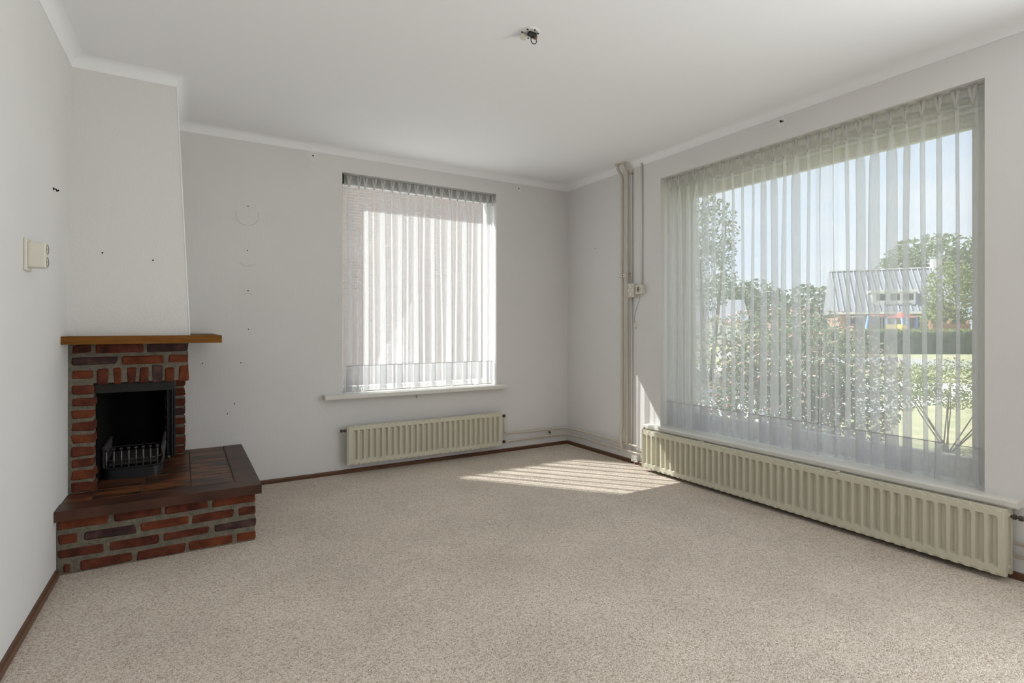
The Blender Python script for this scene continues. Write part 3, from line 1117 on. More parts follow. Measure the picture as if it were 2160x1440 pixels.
pb = pipe('heating_pipe', [on_right(3.585, 0.075, CZ), on_right(3.585, 0.072, 2.57), on_right(3.572, 0.042, 2.52), on_right(3.572, 0.042, hi_z)],
          0.0132, 'right of the two thick upright heating pipes, running into the upper floor pipe', M['pipe'], 0.03)
for par, s in ((pa, 3.655), (pb, 3.585)):
    MB().lathe(on_right(s, 0.075, CZ - 0.012), (0, 0, 1), [(0, 0.011), (0.003, 0.024), (0.010, 0.030), (0.0125, 0.030)], 18).build('ceiling_rosette', M['pipe'], par)
# weld collars where the uprights meet the floor pipes
MB().ball(on_right(3.632, PD, lo_z), 0.0135, 10, 7).build('joint', M['pipe'], pa, smooth=True)
MB().ball(on_right(3.572, PD, hi_z), 0.0135, 10, 7).build('joint', M['pipe'], pb, smooth=True)
# pipe clamps
cl = thing('pipe_clamp', 'double pipe clamp holding the two upright heating pipes', 'clamp', on_right(3.60, 0.0, 1.63))
MB().cbox(RX - 0.062, RX - 0.050, 3.556, 3.646, 1.615, 1.645, 0.002).build('front_plate', M['pipe'], cl)
MB().tube([on_right(3.602, 0.0, 1.63), on_right(3.602, 0.05, 1.63)], 0.006, 8).build('stud', M['brass'], cl)
MB().tube([on_right(3.602, 0.06, 1.63), on_right(3.602, 0.067, 1.63)], 0.005, 8).build('screw', M['brass'], cl)
MB().tube([on_right(3.56, 0.03, 1.648), on_right(3.545, 0.028, 1.648)], 0.004, 8).build('clip_tab', M['brown_metal'], cl)
cl2 = thing('pipe_clamp', 'small clamp holding both floor pipes just left of the room corner', 'clamp', on_back(3.13, 0.0, 0.13))
MB().cbox(3.120, 3.140, BY - PD - 0.016, BY - PD - 0.010, 0.094, 0.182, 0.002).build('front_plate', M['pipe'], cl2)
MB().tube([on_back(3.13, 0.0, 0.137), on_back(3.13, PD + 0.012, 0.137)], 0.007, 8).build('stud', M['brass'], cl2)
MB().tube([on_right(3.545, 0.0, 2.515), on_right(3.545, 0.02, 2.515)], [0.012, 0.014], 10).build('clip_tab', M['brown_metal'], cl)
# electric conduits
c1 = pipe('electric_conduit', [on_right(3.575, 0.05, CZ), on_right(3.572, 0.05, 2.60), on_right(3.545, 0.014, 2.54), on_right(3.545, 0.012, 1.565)], 0.008, 'thin white conduit rising from the double socket to the ceiling', M['conduit'], 0.03)
c2 = pipe('electric_conduit', [on_right(3.545, 0.012, 1.44), on_right(3.545, 0.012, 0.115), ], 0.008, 'thin white conduit dropping from the double socket to the floor outlet', M['conduit'], 0.02)
c3 = pipe('electric_conduit', [on_right(3.425, 0.010, CZ - 0.04), on_right(3.425, 0.010, 1.545)], 0.0078, 'single white conduit beside the window running up from the small switch box', M['conduit'], 0.02)

# pipes leaving the long radiator at its near end
for z, w in ((0.175, 'upper'), (0.115, 'lower')):
    pipe('heating_pipe', [on_right(0.98, PD, z), on_right(REAR + 0.01, PD, z)], 0.0085, f'{w} of two cream pipes on the wall past the near end of the long radiator', M['pipe'])

# ================================================================== ELECTRICAL BOXES
def socket_box(name, fn, s0, s1, z0, z1, dep, label, n=2, mt='plastic', plate=None, vertical=True, faces=True):
    root = thing(name, label, 'socket', fn((s0 + s1) / 2, 0, z0))

    def bx(nm, a, b, d0, d1, p, q, m_, c=0.003, parent=root):
        x = [fn(a, d0, p), fn(b, d1, q)]
        lo = [min(x[0][i], x[1][i]) for i in range(3)]
        hi = [max(x[0][i], x[1][i]) for i in range(3)]
        return MB().cbox(*[v for i in range(3) for v in (lo[i], hi[i])], c).build(nm, m_, parent)
    if plate:
        bx('back_plate', s0 - plate, s1 + plate, 0.0, 0.008, z0 - plate, z1 + plate, M[mt])
        bx('housing', s0, s1, 0.008, dep, z0, z1, M[mt], 0.004)
    else:
        bx('housing', s0, s1, 0.0, dep, z0, z1, M[mt], 0.004)
    for k in range(n):
        cz = z0 + (z1 - z0) * (k + 0.5) / n
        cs = (s0 + s1) / 2
        ctr = Vector(fn(cs, dep - 0.0005, cz))
        ax = (Vector(fn(cs, dep + 1, cz)) - ctr).normalized()
        R_ = min(s1 - s0, (z1 - z0) / n) * 0.42
        cup = MB().lathe(ctr, ax, [(0, R_), (0.002, R_), (0.002, R_ * 0.86), (0.0008, R_ * 0.80), (0.0008, 0.001)], 20).build('outlet_cup', M[mt], root)
        rim_shadow = MB().tube([ctr + ax * 0.0022 + (Vector(fn(cs + R_ * 0.9 * math.cos(a), 0, cz + R_ * 0.9 * math.sin(a))) - Vector(fn(cs, 0, cz))) for a in [2 * math.pi * i / 20 for i in range(20)]], 0.0011, 5, closed=True).build('rim_shadow', M['brass'], cup)  # dark ring added to draw the shade round the cup edge
        for sg in (-1, 1):
            MB().lathe(Vector(fn(cs + sg * R_ * 0.4, dep, cz)), ax, [(0.0, 0.0026), (0.0012, 0.0026), (0.0014, 0.0005)], 8).build('pin_hole', M['hole'], cup)
    return root


socket_box('wall_socket', on_right, 3.488, 3.560, 1.437, 1.557, 0.045, 'ivory double surface socket beside the upright heating pipes', 2)
sb = socket_box('switch_box', on_right, 3.392, 3.462, 1.462, 1.540, 0.048, 'small ivory box with a pull cord beside the double socket', 1)
MB().cbox(RX - 0.0515, RX - 0.0485, 3.417, 3.437, 1.484, 1.520, 0.001).build('toggle', M['brass'], sb)
sb['category'] = 'switch'
# bridge piece between the boxes
MB().tube([on_right(3.488, 0.02, 1.425), on_right(3.462, 0.02, 1.425)], 0.004, 8).build('link_tube', M['conduit'], sb)
# dangling flex with plug
cd = thing('power_cord', 'short grey flex with a plug dangling below the small ivory box', 'cord', on_right(3.42, 0.03, 1.462))
MB().tube(fillet([on_right(3.425, 0.03, 1.466), on_right(3.424, 0.035, 1.42), on_right(3.445, 0.055, 1.33), on_right(3.462, 0.06, 1.26), on_right(3.455, 0.06, 1.215)], 0.04, 6), 0.0028, 8).build('flex', M['rail'], cd, smooth=True)
pg = MB().lathe(on_right(3.455, 0.06, 1.218), (0.1, -0.12, -1), [(0, 0.005), (0.006, 0.009), (0.016, 0.013), (0.034, 0.014), (0.036, 0.012)], 12).build('plug', M['plastic'], cd)
for k in (-1, 1):
    MB().tube([on_right(3.450 + k * 0.006, 0.0575, 1.183), on_right(3.447 + k * 0.006, 0.0565, 1.166)], 0.002, 6).build('pin', M['rail'], pg)
fo = socket_box('floor_outlet', on_right, 3.462, 3.535, 0.022, 0.100, 0.030, 'small white square outlet at skirting height beside the long radiator', 1, 'plastic_w')
socket_box('wall_socket', on_left, 2.800, 2.868, 1.415, 1.515, 0.062, 'ivory double surface socket on a back plate on the left wall', 2, 'plastic', plate=0.014)

# ceiling junction box with loose wires
jx, jy = 1.447, 2.238
jb = thing('ceiling_junction_box', 'open ceiling lamp point with loose black wires', 'junction box', (jx, jy, CZ - 0.03))
MB().lathe((jx, jy, CZ + 0.001), (0, 0, -1), [(0, 0.048), (0.006, 0.047), (0.008, 0.040), (0.004, 0.036), (0.003, 0.001)], 24).build('rose_ring', M['patch'], jb)
for k in range(7):
    a = 2 * math.pi * k / 7 + 0.3
    MB().lathe((jx + 0.041 * math.cos(a), jy + 0.041 * math.sin(a), CZ - 0.0075), (0, 0, -1), [(0, 0.004), (0.003, 0.004), (0.0035, 0.001)], 8).build('screw', M['hole'], jb)
MB().cbox(jx - 0.014, jx + 0.030, jy - 0.020, jy + 0.006, CZ - 0.022, CZ - 0.004, 0.004).build('terminal_block', M['wire'], jb)
MB().cbox(jx - 0.034, jx - 0.006, jy + 0.012, jy + 0.036, CZ - 0.030, CZ - 0.004, 0.004).build('connector', M['plastic'], jb)
MB().tube(fillet([(jx + 0.02, jy, CZ - 0.015), (jx + 0.036, jy - 0.012, CZ - 0.018), (jx + 0.034, jy - 0.004, CZ - 0.028)], 0.008, 4), 0.003, 8).build('copper_end', M['copper'], jb, smooth=True)
wp = [(jx + 0.012, jy, CZ - 0.016), (jx + 0.010, jy - 0.012, CZ - 0.034)] + [(jx + 0.012 + 0.016 * math.sin(2 * math.pi * i / 12), jy - 0.016, CZ - 0.046 + 0.016 * math.cos(2 * math.pi * i / 12)) for i in range(12)] + [(jx + 0.005, jy - 0.02, CZ - 0.033), (jx - 0.012, jy - 0.022, CZ - 0.042)]
MB().tube(wp, 0.0022, 6).build('wire', M['wire'], jb, smooth=True)
MB().tube(fillet([(jx + 0.018, jy + 0.002, CZ - 0.018), (jx + 0.02, jy - 0.015, CZ - 0.04), (jx, jy - 0.025, CZ - 0.036)], 0.01, 5), 0.0022, 6).build('wire', M['wire'], jb, smooth=True)

# ================================================================== FIREPLACE
fp = thing('fireplace', 'red brick corner fireplace with tiled hearth and oak mantel', 'fireplace', (-0.08, 3.7, 0.0))
HB_Y, HB_X = 3.335, 0.348      # hearth base front / right faces


def brick(x0, x1, y0, y1, z0, z1, mt, parent, j=0.0034):
    return MB().cbox(x0, x1, y0, y1, z0, z1, 0.0065, j).build('brick', M[mt], parent)


# --- hearth base: mortar core + bricks
base = MB().box(left_x(HB_Y) + 0.003, HB_X - 0.005, HB_Y + 0.005, BY - 0.001, 0.0, 0.276).build('hearth_base', M['mortar'], fp)
rowsD = {
    'A': (0.214, 0.262, [(-0.508, -0.311, 'brick_o'), (-0.291, -0.091, 'brick_r'), (-0.076, 0.118, 'brick_r'), (0.133, HB_X, 'brick_o')]),
    'B': (0.146, 0.191, [(-0.508, -0.429, 'brick_o'), (-0.409, -0.202, 'brick_p'), (-0.183, 0.030, 'brick_o'), (0.043, 0.237, 'brick_r'), (0.259, HB_X, 'brick_r')]),
    'C': (0.077, 0.122, [(-0.508, -0.335, 'brick_r'), (-0.309, -0.105, 'brick_r'), (-0.086, 0.123, 'brick_r'), (0.144, HB_X, 'brick_p')]),
    'D': (0.006, 0.053, [(-0.485, -0.454, 'brick_r'), (-0.424, -0.216, 'brick_r'), (-0.197, 0.013, 'brick_r'), (0.025, 0.235, 'brick_o'), (0.254, HB_X, 'brick_o')]),
}
for key, (z0, z1, L) in rowsD.items():
    for (a, b, mt) in L:
        brick(a, b, HB_Y, HB_Y + 0.095, z0, z1, mt, base)
    # right-hand side of the base
    y = HB_Y + (0.112 if key in 'AC' else 0.215)
    i = 0
    while y < BY - 0.05:
        y2 = min(y + 0.2, BY - 0.004)
        brick(HB_X - 0.09, HB_X + random.uniform(-0.001, 0.001), y, y2, z0, z1, ['brick_r', 'brick_o', 'brick_r', 'brick_p'][(i + len(key)) % 4], base)
        y = y2 + 0.017
        i += 1
    if key in 'BD':
        pass

# --- hearth top: screed, edging, tiles
SF, SR = 3.283, 0.372
slab = MB().box(left_x(3.4) + 0.004, 0.300, 3.36, BY - 0.001, 0.276, HZ - 0.007).build('hearth_top', M['grout'], fp)
ZE0, ZE1 = 0.270, HZ + 0.001
iY, iX = 3.420, 0.250
xl = left_x(SF) + 0.002
fe = MB().hexa([(xl, SF, ZE0), (SR, SF, ZE0), (iX, iY, ZE0), (xl, iY, ZE0), (xl, SF, ZE1), (SR, SF, ZE1), (iX, iY, ZE1), (xl, iY, ZE1)]).build('edging', M['edging'], slab)
se = MB().hexa([(SR, SF + 0.0015, ZE0), (SR, BY - 0.001, ZE0), (iX + 0.004, BY - 0.001, ZE0), (iX + 0.002, iY + 0.001, ZE0),
                (SR, SF + 0.0015, ZE1), (SR, BY - 0.001, ZE1), (iX + 0.004, BY - 0.001, ZE1), (iX + 0.002, iY + 0.001, ZE1)]).build('edging', M['edging'], slab)
cols = [left_x(3.5) + 0.004, -0.392, -0.183, 0.038, 0.246]
for ci in range(4):
    ys = [3.426, 3.618, 3.822, 4.026, 4.230, 4.434, BY - 0.001] if ci < 3 else [3.426, 3.655, 3.880, 4.105, 4.330, BY - 0.001]
    for a, b in zip(ys[:-1], ys[1:]):
        MB().cbox(cols[ci] + 0.003, cols[ci + 1] - 0.003, a + 0.0024, b - 0.0024, HZ - 0.012, HZ, 0.0012).build('tile', M['tile'], slab)

# --- left pier, lintel band and back pier
BFY = 3.600
lxp = left_x(BFY) + 0.002
pier = MB().box(lxp, -0.403, BFY + 0.006, BY - 0.001, HZ, 0.885).build('left_pier', M['mortar'], fp)
zrow = [(0.321, 0.372), (0.388, 0.434), (0.448, 0.492), (0.509, 0.556), (0.573, 0.620), (0.638, 0.686), (0.702, 0.748), (0.765, 0.812), (0.828, 0.874)]
pm = ['brick_r', 'brick_o', 'brick_r', 'brick_r', 'brick_o', 'brick_r', 'brick_o', 'brick_r', 'brick_r']
for (z0, z1), mt in zip(zrow, pm):
    brick(lxp + 0.012, -0.397 + random.uniform(-0.004, 0.002), BFY, BFY + 0.10, z0, z1, mt, pier)
lint = MB().box(lxp, 0.020, BFY + 0.006, BY - 0.001, 0.885, 1.094).build('lintel_band', M['mortar'], fp)
brick(lxp + 0.012, -0.402, BFY, BFY + 0.1, 0.912, 0.956, 'brick_o', lint)
sold = [(-0.387, -0.339, 'brick_r'), (-0.319, -0.282, 'brick_o'), (-0.257, -0.217, 'brick_r'), (-0.203, -0.157, 'brick_r'), (-0.143, -0.096, 'brick_p'), (-0.084, -0.039, 'brick_o'), (-0.019, 0.029, 'brick_o')]
for (a, b, mt) in sold:
    brick(a, b, BFY, BFY + 0.1, 0.876, 0.962 + random.uniform(-0.006, 0.01), mt, lint)
for (a, b, mt) in [(lxp + 0.012, -0.298, 'brick_p'), (-0.280, -0.087, 'brick_o'), (-0.067, 0.028, 'brick_o')]:
    brick(a, b, BFY, BFY + 0.1, 0.981, 1.026, mt, lint)
for (a, b, mt) in [(lxp + 0.012, -0.411, 'brick_r'), (-0.393, -0.181, 'brick_r'), (-0.167, 0.026, 'brick_p')]:
    brick(a, b, BFY, BFY + 0.1, 1.043, 1.092, mt, lint)
# right return of the lintel, over the open side
for z0, z1, off in ((0.981, 1.026, 0.115), (1.043, 1.092, 0.215)):
    y, i = BFY + off, 0
    while y < BY - 0.03:
        y2 = min(y + 0.2, BY - 0.003)
        brick(-0.07, 0.026, y, y2, z0, z1, ['brick_o', 'brick_r', 'brick_p'][i % 3], lint)
        y, i = y2 + 0.017, i + 1
y = BFY + 0.118
i = 0
while y < BY - 0.05:
    brick(-0.07, 0.027, y, y + 0.046, 0.878, 0.962, ['brick_r', 'brick_o', 'brick_r', 'brick_p'][i % 4], lint)
    y += 0.062
    i += 1
bp_ = MB().box(-0.10, 0.008, 4.365, BY - 0.001, HZ, 0.885).build('back_pier', M['mortar'], fp)
z, i = HZ + 0.004, 0
while z < 0.87:
    brick(-0.10, 0.015, 4.358, BY - 0.003, z, min(z + 0.048, 0.884), ['brick_r', 'brick_r', 'brick_r', 'brick_o', 'brick_p', 'brick_r', 'brick_r', 'brick_r', 'brick_r'][i % 9], bp_)
    z += 0.0655
    i += 1
# fire chamber lining and steel hood
MB().box(-0.400, -0.10, 4.47, BY - 0.001, HZ, 0.885).build('fire_back', M['soot'], fp)
MB().box(-0.4025, -0.397, 3.70, 4.47, HZ, 0.885).build('side_lining', M['soot'], fp)
hood = MB().box(-0.396, -0.040, 3.622, 4.468, 0.872, 0.8845).build('steel_hood', M['black'], fp)
MB().box(-0.396, -0.040, 3.618, 3.624, 0.830, 0.875).build('hood_skirt', M['black'], hood)
MB().box(-0.043, -0.038, 3.624, 4.35, 0.830, 0.875).build('hood_skirt', M['black'], hood)
# folded steel fire-screen post at the open side
post = MB()
for k in range(4):
    post.tube([(-0.086 + k * 0.0125, 4.325 + (k % 2) * 0.008, HZ), (-0.086 + k * 0.0125, 4.325 + (k % 2) * 0.008, 0.872)], 0.0072, 8)
post.build('folded_screen', M['black'], fp)
MB().lathe((-0.063, 4.316, 0.775), (0, -1, 0), [(0, 0.005), (0.003, 0.005), (0.004, 0.001)], 8).build('screw', M['rail'], fp)
# --- mantel shelf
m = MB()
MF, MR = 3.430, 0.187
z0, z1 = 1.0945, 1.1345
xl = left_x(MF) + 0.001
poly = [(xl, MF), (MR, MF), (MR, BY - 0.001), (left_x(BY) + 0.001, BY - 0.001)]
m.prism(poly, z0, z1, lambda a, b, z: (a, b, z))
mantel = m.build('mantel_shelf', M['mantel'], fp)

# --- fire basket standing on the hearth
fb = thing('fire_basket', 'black cast-iron fire basket with curved bars on an ash pan inside the fireplace', 'fire basket', (-0.25, 4.02, HZ))
bx0, bx1, by0, by1 = -0.390, -0.105, 3.815, 4.255
pan = MB()
def rr(x0, x1, y0, y1, r, n=5):
    out = []
    for (cx, cy, a) in ((x1 - r, y0 + r, -90), (x1 - r, y1 - r, 0), (x0 + r, y1 - r, 90), (x0 + r, y0 + r, 180)):
        for k in range(n + 1):
            t = math.radians(a + 90 * k / n)
            out.append((cx + r * math.cos(t), cy + r * math.sin(t)))
    return out
pan.prism(rr(bx0, bx1, by0, by1, 0.045), HZ, HZ + 0.060, lambda a, b, z: (a, b, z))
smooth_by_angle(pan.build('ash_pan', M['pan'], fb), 40)
rimp = rr(bx0 - 0.004, bx1 + 0.004, by0 - 0.004, by1 + 0.004, 0.048)
MB().tube([(x, y, HZ + 0.062) for x, y in rimp], 0.006, 8, closed=True).build('pan_rim', M['black'], fb, smooth=True)
# fire grate floor: ridged
k = 0
y = by0 + 0.05
while y < by1 - 0.03:
    MB().cbox(bx0 + 0.03, bx1 - 0.03, y, y + 0.008, HZ + 0.068, HZ + 0.082, 0.002).build('grate_bar', M['iron'], fb)
    y += 0.018


def basket_bar(p, out):
    """S-curved upright bar ending in a square knob"""
    ox, oy = out
    m_ = MB()
    zz = [0.062, 0.085, 0.11, 0.135, 0.158, 0.172]
    of = [0.0, 0.012, 0.016, 0.010, 0.006, 0.014]
    pts = [(p[0] + ox * o, p[1] + oy * o, HZ + z) for z, o in zip(zz, of)]
    m_.tube(pts, [0.0055] * 6, 6)
    q = pts[-1]
    m_.cbox(q[0] - 0.0075, q[0] + 0.0075, q[1] - 0.0075, q[1] + 0.0075, q[2] - 0.003, q[2] + 0.007, 0.002)
    return m_


for k in range(8):
    basket_bar((bx0 + 0.022 + k * 0.0345, by0 + 0.006), (0, -1)).build('basket_bar', M['iron'], fb)
for k in range(13):
    basket_bar((bx1 - 0.008, by0 + 0.035 + k * 0.033), (1, 0)).build('basket_bar', M['iron'], fb)
for k in range(13):
    basket_bar((bx0 + 0.008, by0 + 0.035 + k * 0.033), (-0.2, 0)).build('basket_bar', M['iron'], fb)
MB().tube([(x, y, HZ + 0.108) for x, y in rr(bx0 + 0.012, bx1 - 0.006, by0 + 0.004, by1, 0.03)], 0.0035, 6, closed=True).build('hoop', M['iron'], fb, smooth=True)
MB().ball((-0.080, 4.235, HZ + 0.013), 0.013, 12, 8).build('pan_knob', M['iron'], fb, smooth=True)

# ================================================================== OUTSIDE
GZ = -0.35
ground = MB().box(-40, 110, -60, 110, GZ - 0.3, GZ).build('ground', M['lawn'])
structure(ground, 'lawn and open ground of the garden outside', 'ground')
road = MB().hexa([(26, -2, GZ - 0.02), (33, -2, GZ - 0.02), (26.5, 36, GZ - 0.02), (20, 36, GZ - 0.02), (26, -2, GZ + 0.015), (33, -2, GZ + 0.015), (26.5, 36, GZ + 0.015), (20, 36, GZ + 0.015)]).build('road', M['road'])
structure(road, 'pale paved road beyond the garden', 'road')
drive = MB().box(-8, 18, BY + 0.5, 70, GZ - 0.02, GZ + 0.01).build('driveway', M['drive'])
structure(drive, 'pale concrete driveway outside the smaller window', 'driveway')


def foliage(n, size, inside, rnd, flat=0.5):
    """n little folded leaves; inside() returns a random point"""
    m_ = MB()
    for _ in range(n):
        p = Vector(inside())
        d = Vector((rnd.uniform(-1, 1), rnd.uniform(-1, 1), rnd.uniform(-0.6, 1))).normalized()
        s = size * rnd.uniform(0.6, 1.3)
        side = d.cross(Vector((rnd.uniform(-1, 1), rnd.uniform(-1, 1), rnd.uniform(-1, 1)))).normalized()
        nn = d.cross(side)
        a, b = p - d * s * 0.5, p + d * s * 0.5
        l_, r_ = p + side * s * 0.27 + nn * s * 0.1, p - side * s * 0.27 + nn * s * 0.1
        m_.add([a, l_, b, r_], [(0, 1, 2), (0, 2, 3)])
    return m_


def blob(c, r, rnd, shell=0.45):
    def f():
        while True:
            v = Vector((rnd.uniform(-1, 1), rnd.uniform(-1, 1), rnd.uniform(-1, 1)))
            L = v.length
            if shell < L < 1:
                return (c[0] + v.x * r[0], c[1] + v.y * r[1], c[2] + v.z * r[2])
    return f


def shrub(name, c, blobs, n, size, leaf, label, cat, seed, flowers=0, fmat='petal', fsize=None, stems=6, group=None, trunk_r=0.02):
    rnd = random.Random(seed)
    root = thing(name, label, cat, (c[0], c[1], GZ), group)
    m_ = MB()
    tot = sum(r[0] * r[1] + r[0] * r[2] for _, r in blobs)
    fl = MB()
    for bc, r in blobs:
        k = int(n * (r[0] * r[1] + r[0] * r[2]) / tot)
        pc = (c[0] + bc[0], c[1] + bc[1], bc[2])
        t_ = foliage(k, size, blob(pc, r, rnd), rnd)
        m_.add(t_.v, t_.f)
        if flowers:
            kk = int(flowers * k / n)
            t_ = foliage(kk, fsize or size, blob(pc, [q * 1.05 for q in r], rnd, 0.85), rnd)
            fl.add(t_.v, t_.f)
    m_.build('foliage', M[leaf], root, recalc=False)
    if flowers:
        fl.build('flowers', M[fmat], root, recalc=False)
    for k in range(stems):
        bc, r = blobs[k % len(blobs)]
        top = (c[0] + bc[0] + rnd.uniform(-0.4, 0.4) * r[0], c[1] + bc[1] + rnd.uniform(-0.4, 0.4) * r[1], bc[2] + 0.3 * r[2])
        bot = (c[0] + rnd.uniform(-0.15, 0.15) * r[0], c[1] + rnd.uniform(-0.15, 0.15) * r[1], GZ)
        mid = tuple((a + b) / 2 + rnd.uniform(-0.05, 0.05) * r[0] for a, b in zip(bot, top))
        MB().tube([bot, mid, top], [trunk_r, trunk_r * 0.7, trunk_r * 0.3], 7).build('stem', M['bark'], root, smooth=True)
    return root


# big flowering bush right outside the large window
bb = [((-0.62, 0.38, 0.75), (0.42, 0.42, 0.55)), ((-0.25, 0.15, 0.95), (0.45, 0.42, 0.46)), ((0.05, -0.08, 0.82), (0.5, 0.5, 0.55)), ((0.42, -0.28, 0.62), (0.42, 0.4, 0.52)),
      ((-0.3, 0.2, 0.3), (0.6, 0.5, 0.55)), ((0.2, -0.15, 0.25), (0.6, 0.45, 0.55)), ((-0.1, 0.05, 0.6), (0.75, 0.5, 0.5))]
bb = [((x * 1.2, y * 1.2, (z - 1.18) * 1.2 + 1.18), tuple(q * 1.2 for q in r)) for (x, y, z), r in bb]
shrub('flowering_bush', (5.78, 3.54), bb,
      13000, 0.055, 'leaf', 'big flowering bush with pinkish leaf tips close outside the large window', 'bush', 3, 3200, 'petal', 0.05, 8, trunk_r=0.012)
# yellow-green hedge shrub to the right of it
shrub('hedge_shrub', (8.05, 3.0), [((-0.35, 0.35, 0.45), (0.4, 0.4, 0.32)), ((0.1, 0.0, 0.48), (0.45, 0.45, 0.32)), ((0.5, -0.45, 0.45), (0.4, 0.4, 0.32))],
      5000, 0.04, 'leaf_y', 'low yellow-green shrub on bare stems beside the flowering bush', 'shrub', 5, 0, stems=9, trunk_r=0.009)
# tall thin tree at the left of the view
shrub('garden_tree', (11.5, 9.45), [((0, 0, 2.6), (0.75, 0.75, 1.1)), ((0.2, -0.1, 3.6), (0.6, 0.6, 0.9)), ((-0.2, 0.2, 4.6), (0.5, 0.5, 0.9))],
      3000, 0.1, 'leaf', 'slender garden tree seen at the left edge of the large window', 'tree', 8, stems=3, trunk_r=0.06)
# far hedge across the road
hd = thing('clipped_hedge', 'long clipped dark hedge running along the far side of the road', 'hedge', (36.5, 15.5, GZ))
rnd = random.Random(4)
hm = MB()
ax_, ay_ = Vector((30.0, 19.5, 0)), Vector((43.5, 10.5, 0))
dv = (ay_ - ax_).normalized()
nv = Vector((-dv.y, dv.x, 0))
Ln = (ay_ - ax_).length


def in_hedge():
    t, u, z = rnd.uniform(0, Ln), rnd.choice((-0.5, 0.5, rnd.uniform(-0.5, 0.5))), rnd.uniform(GZ, 0.92)
    q = ax_ + dv * t + nv * u
    return (q.x, q.y, z + rnd.uniform(-0.05, 0.08))


foliage(6000, 0.22, in_hedge, rnd).build('foliage', M['leaf_d'], hd, recalc=False)
q = [ax_ - nv * 0.42, ay_ - nv * 0.42, ay_ + nv * 0.42, ax_ + nv * 0.42]
MB().hexa([(v.x, v.y, GZ) for v in q] + [(v.x, v.y, 0.86) for v in q]).build('core', M['leaf_d'], hd)
rnd = random.Random(14)


def top_hedge():
    t, u = rnd.uniform(0, Ln), rnd.uniform(-0.5, 0.5)
    q_ = ax_ + dv * t + nv * u
    return (q_.x, q_.y, 0.95 + rnd.uniform(-0.05, 0.12))


foliage(1800, 0.2, top_hedge, rnd).build('young_shoots', M['leaf_y'], hd, recalc=False)

# trees
shrub('round_tree', (63.4, 24.8), [((0, 0, 7.3), (4.6, 4.6, 3.1)), ((-3.0, 1.5, 6.4), (2.4, 2.4, 2.2)), ((2.4, -1.5, 6.0), (3.0, 3.0, 3.0))],
      4200, 0.5, 'leaf', 'large round-crowned tree rising behind the grey roof of the far house', 'tree', 21, stems=3, trunk_r=0.3)
shrub('round_tree', (44.6, 16.5), [((0, 0, 3.2), (1.6, 1.6, 2.5)), ((-0.3, 0.3, 1.5), (1.3, 1.3, 1.5))],
      2200, 0.3, 'leaf_y', 'pale green tree in front of the right end of the far house', 'tree', 22, stems=2, trunk_r=0.15)
for i, (x, y, hgt, lb) in enumerate([(48.5, 37.5, 6.6, 'hazy distant tree just right of the slender garden tree'), (63.0, 43.5, 7.4, 'hazy distant tree in the middle of the skyline'),
                                     (54.5, 31.8, 5.6, 'hazy distant tree just left of the far grey-roofed house'), (52.0, 49.0, 7.6, 'hazy distant tree behind the small far house')]):
    shrub('distant_tree', (x, y), [((0, 0, hgt * 0.5), (3.4, 3.4, hgt * 0.5)), ((1.3, -1.2, hgt * 0.42), (2.4, 2.4, hgt * 0.42))], 1500, 0.55, 'leaf_d', lb, 'tree', 30 + i, stems=2, trunk_r=0.25, group='distant trees')

# ---- far house with grey tiled roof
hs = thing('far_house', 'far brick house with a long grey tiled roof and white dormer', 'house', (46.05, 24.8, GZ))
hA, hB = Vector((46.0, 24.9, 0)), Vector((50.9, 18.1, 0))
hv = (hB - hA).normalized()
hn = Vector((-hv.y, hv.x, 0))
if hn.dot(Vector((1, 0.3, 0))) < 0:
    hn = -hn
HL = (hB - hA).length


def hp(s, d, z):
    q_ = hA + hv * s + hn * d
    return (q_.x, q_.y, z)


def hbox(nm, s0, s1, d0, d1, z0, z1, mt, parent=hs):
    return MB().hexa([hp(s0, d0, z0), hp(s1, d0, z0), hp(s1, d1, z0), hp(s0, d1, z0), hp(s0, d0, z1), hp(s1, d0, z1), hp(s1, d1, z1), hp(s0, d1, z1)]).build(nm, M[mt], parent)


hbox('wall', 0.3, HL - 0.3, 0.3, 7.5, GZ, 2.5, 'house_brick')
EV, RG = 2.45, 6.1
rf = MB().prism([(0, EV), (4.0, RG), (8.0, EV), (8.0, EV - 0.15), (0, EV - 0.15)], 0, HL, lambda a, b, s: hp(s, a, b)).build('roof', M['roof'], hs)
# standing tile rows on the roof
for k in range(int(HL / 0.42)):
    s = 0.2 + k * 0.42
    MB().tube([hp(s, -0.02, EV + 0.02), hp(s, 4.0, RG + 0.04)], 0.07, 5).build('roof_tile_row', M['roof'], rf)
hbox('gutter', -0.1, HL * 0.97, -0.22, 0.02, EV - 0.22, EV - 0.02, 'house_white')
hbox('ridge_cap', 0.0, HL, 3.85, 4.15, RG, RG + 0.12, 'house_white')
dm = hbox('dormer', 2.7, 5.6, 0.6, 3.2, 3.0, 4.0, 'house_white')
hbox('dormer_roof', 2.55, 5.75, 0.35, 3.4, 4.0, 4.18, 'house_white')
for a in (2.95, 3.9, 4.8):
    hbox('window', a, a + 0.65, 0.57, 0.62, 3.35, 3.85, 'house_glass', dm)
for a in (0.8, 2.6, 4.6, 6.4):
    w_ = hbox('window', a, a + 1.2, 0.26, 0.32, 0.7, 2.0, 'house_glass')
    hbox('window_frame', a - 0.07, a + 1.27, 0.24, 0.27, 2.0, 2.1, 'house_white', w_)
hbox('chimney', HL - 0.9, HL - 0.3, 3.6, 4.4, RG - 0.5, RG + 0.75, 'house_white')

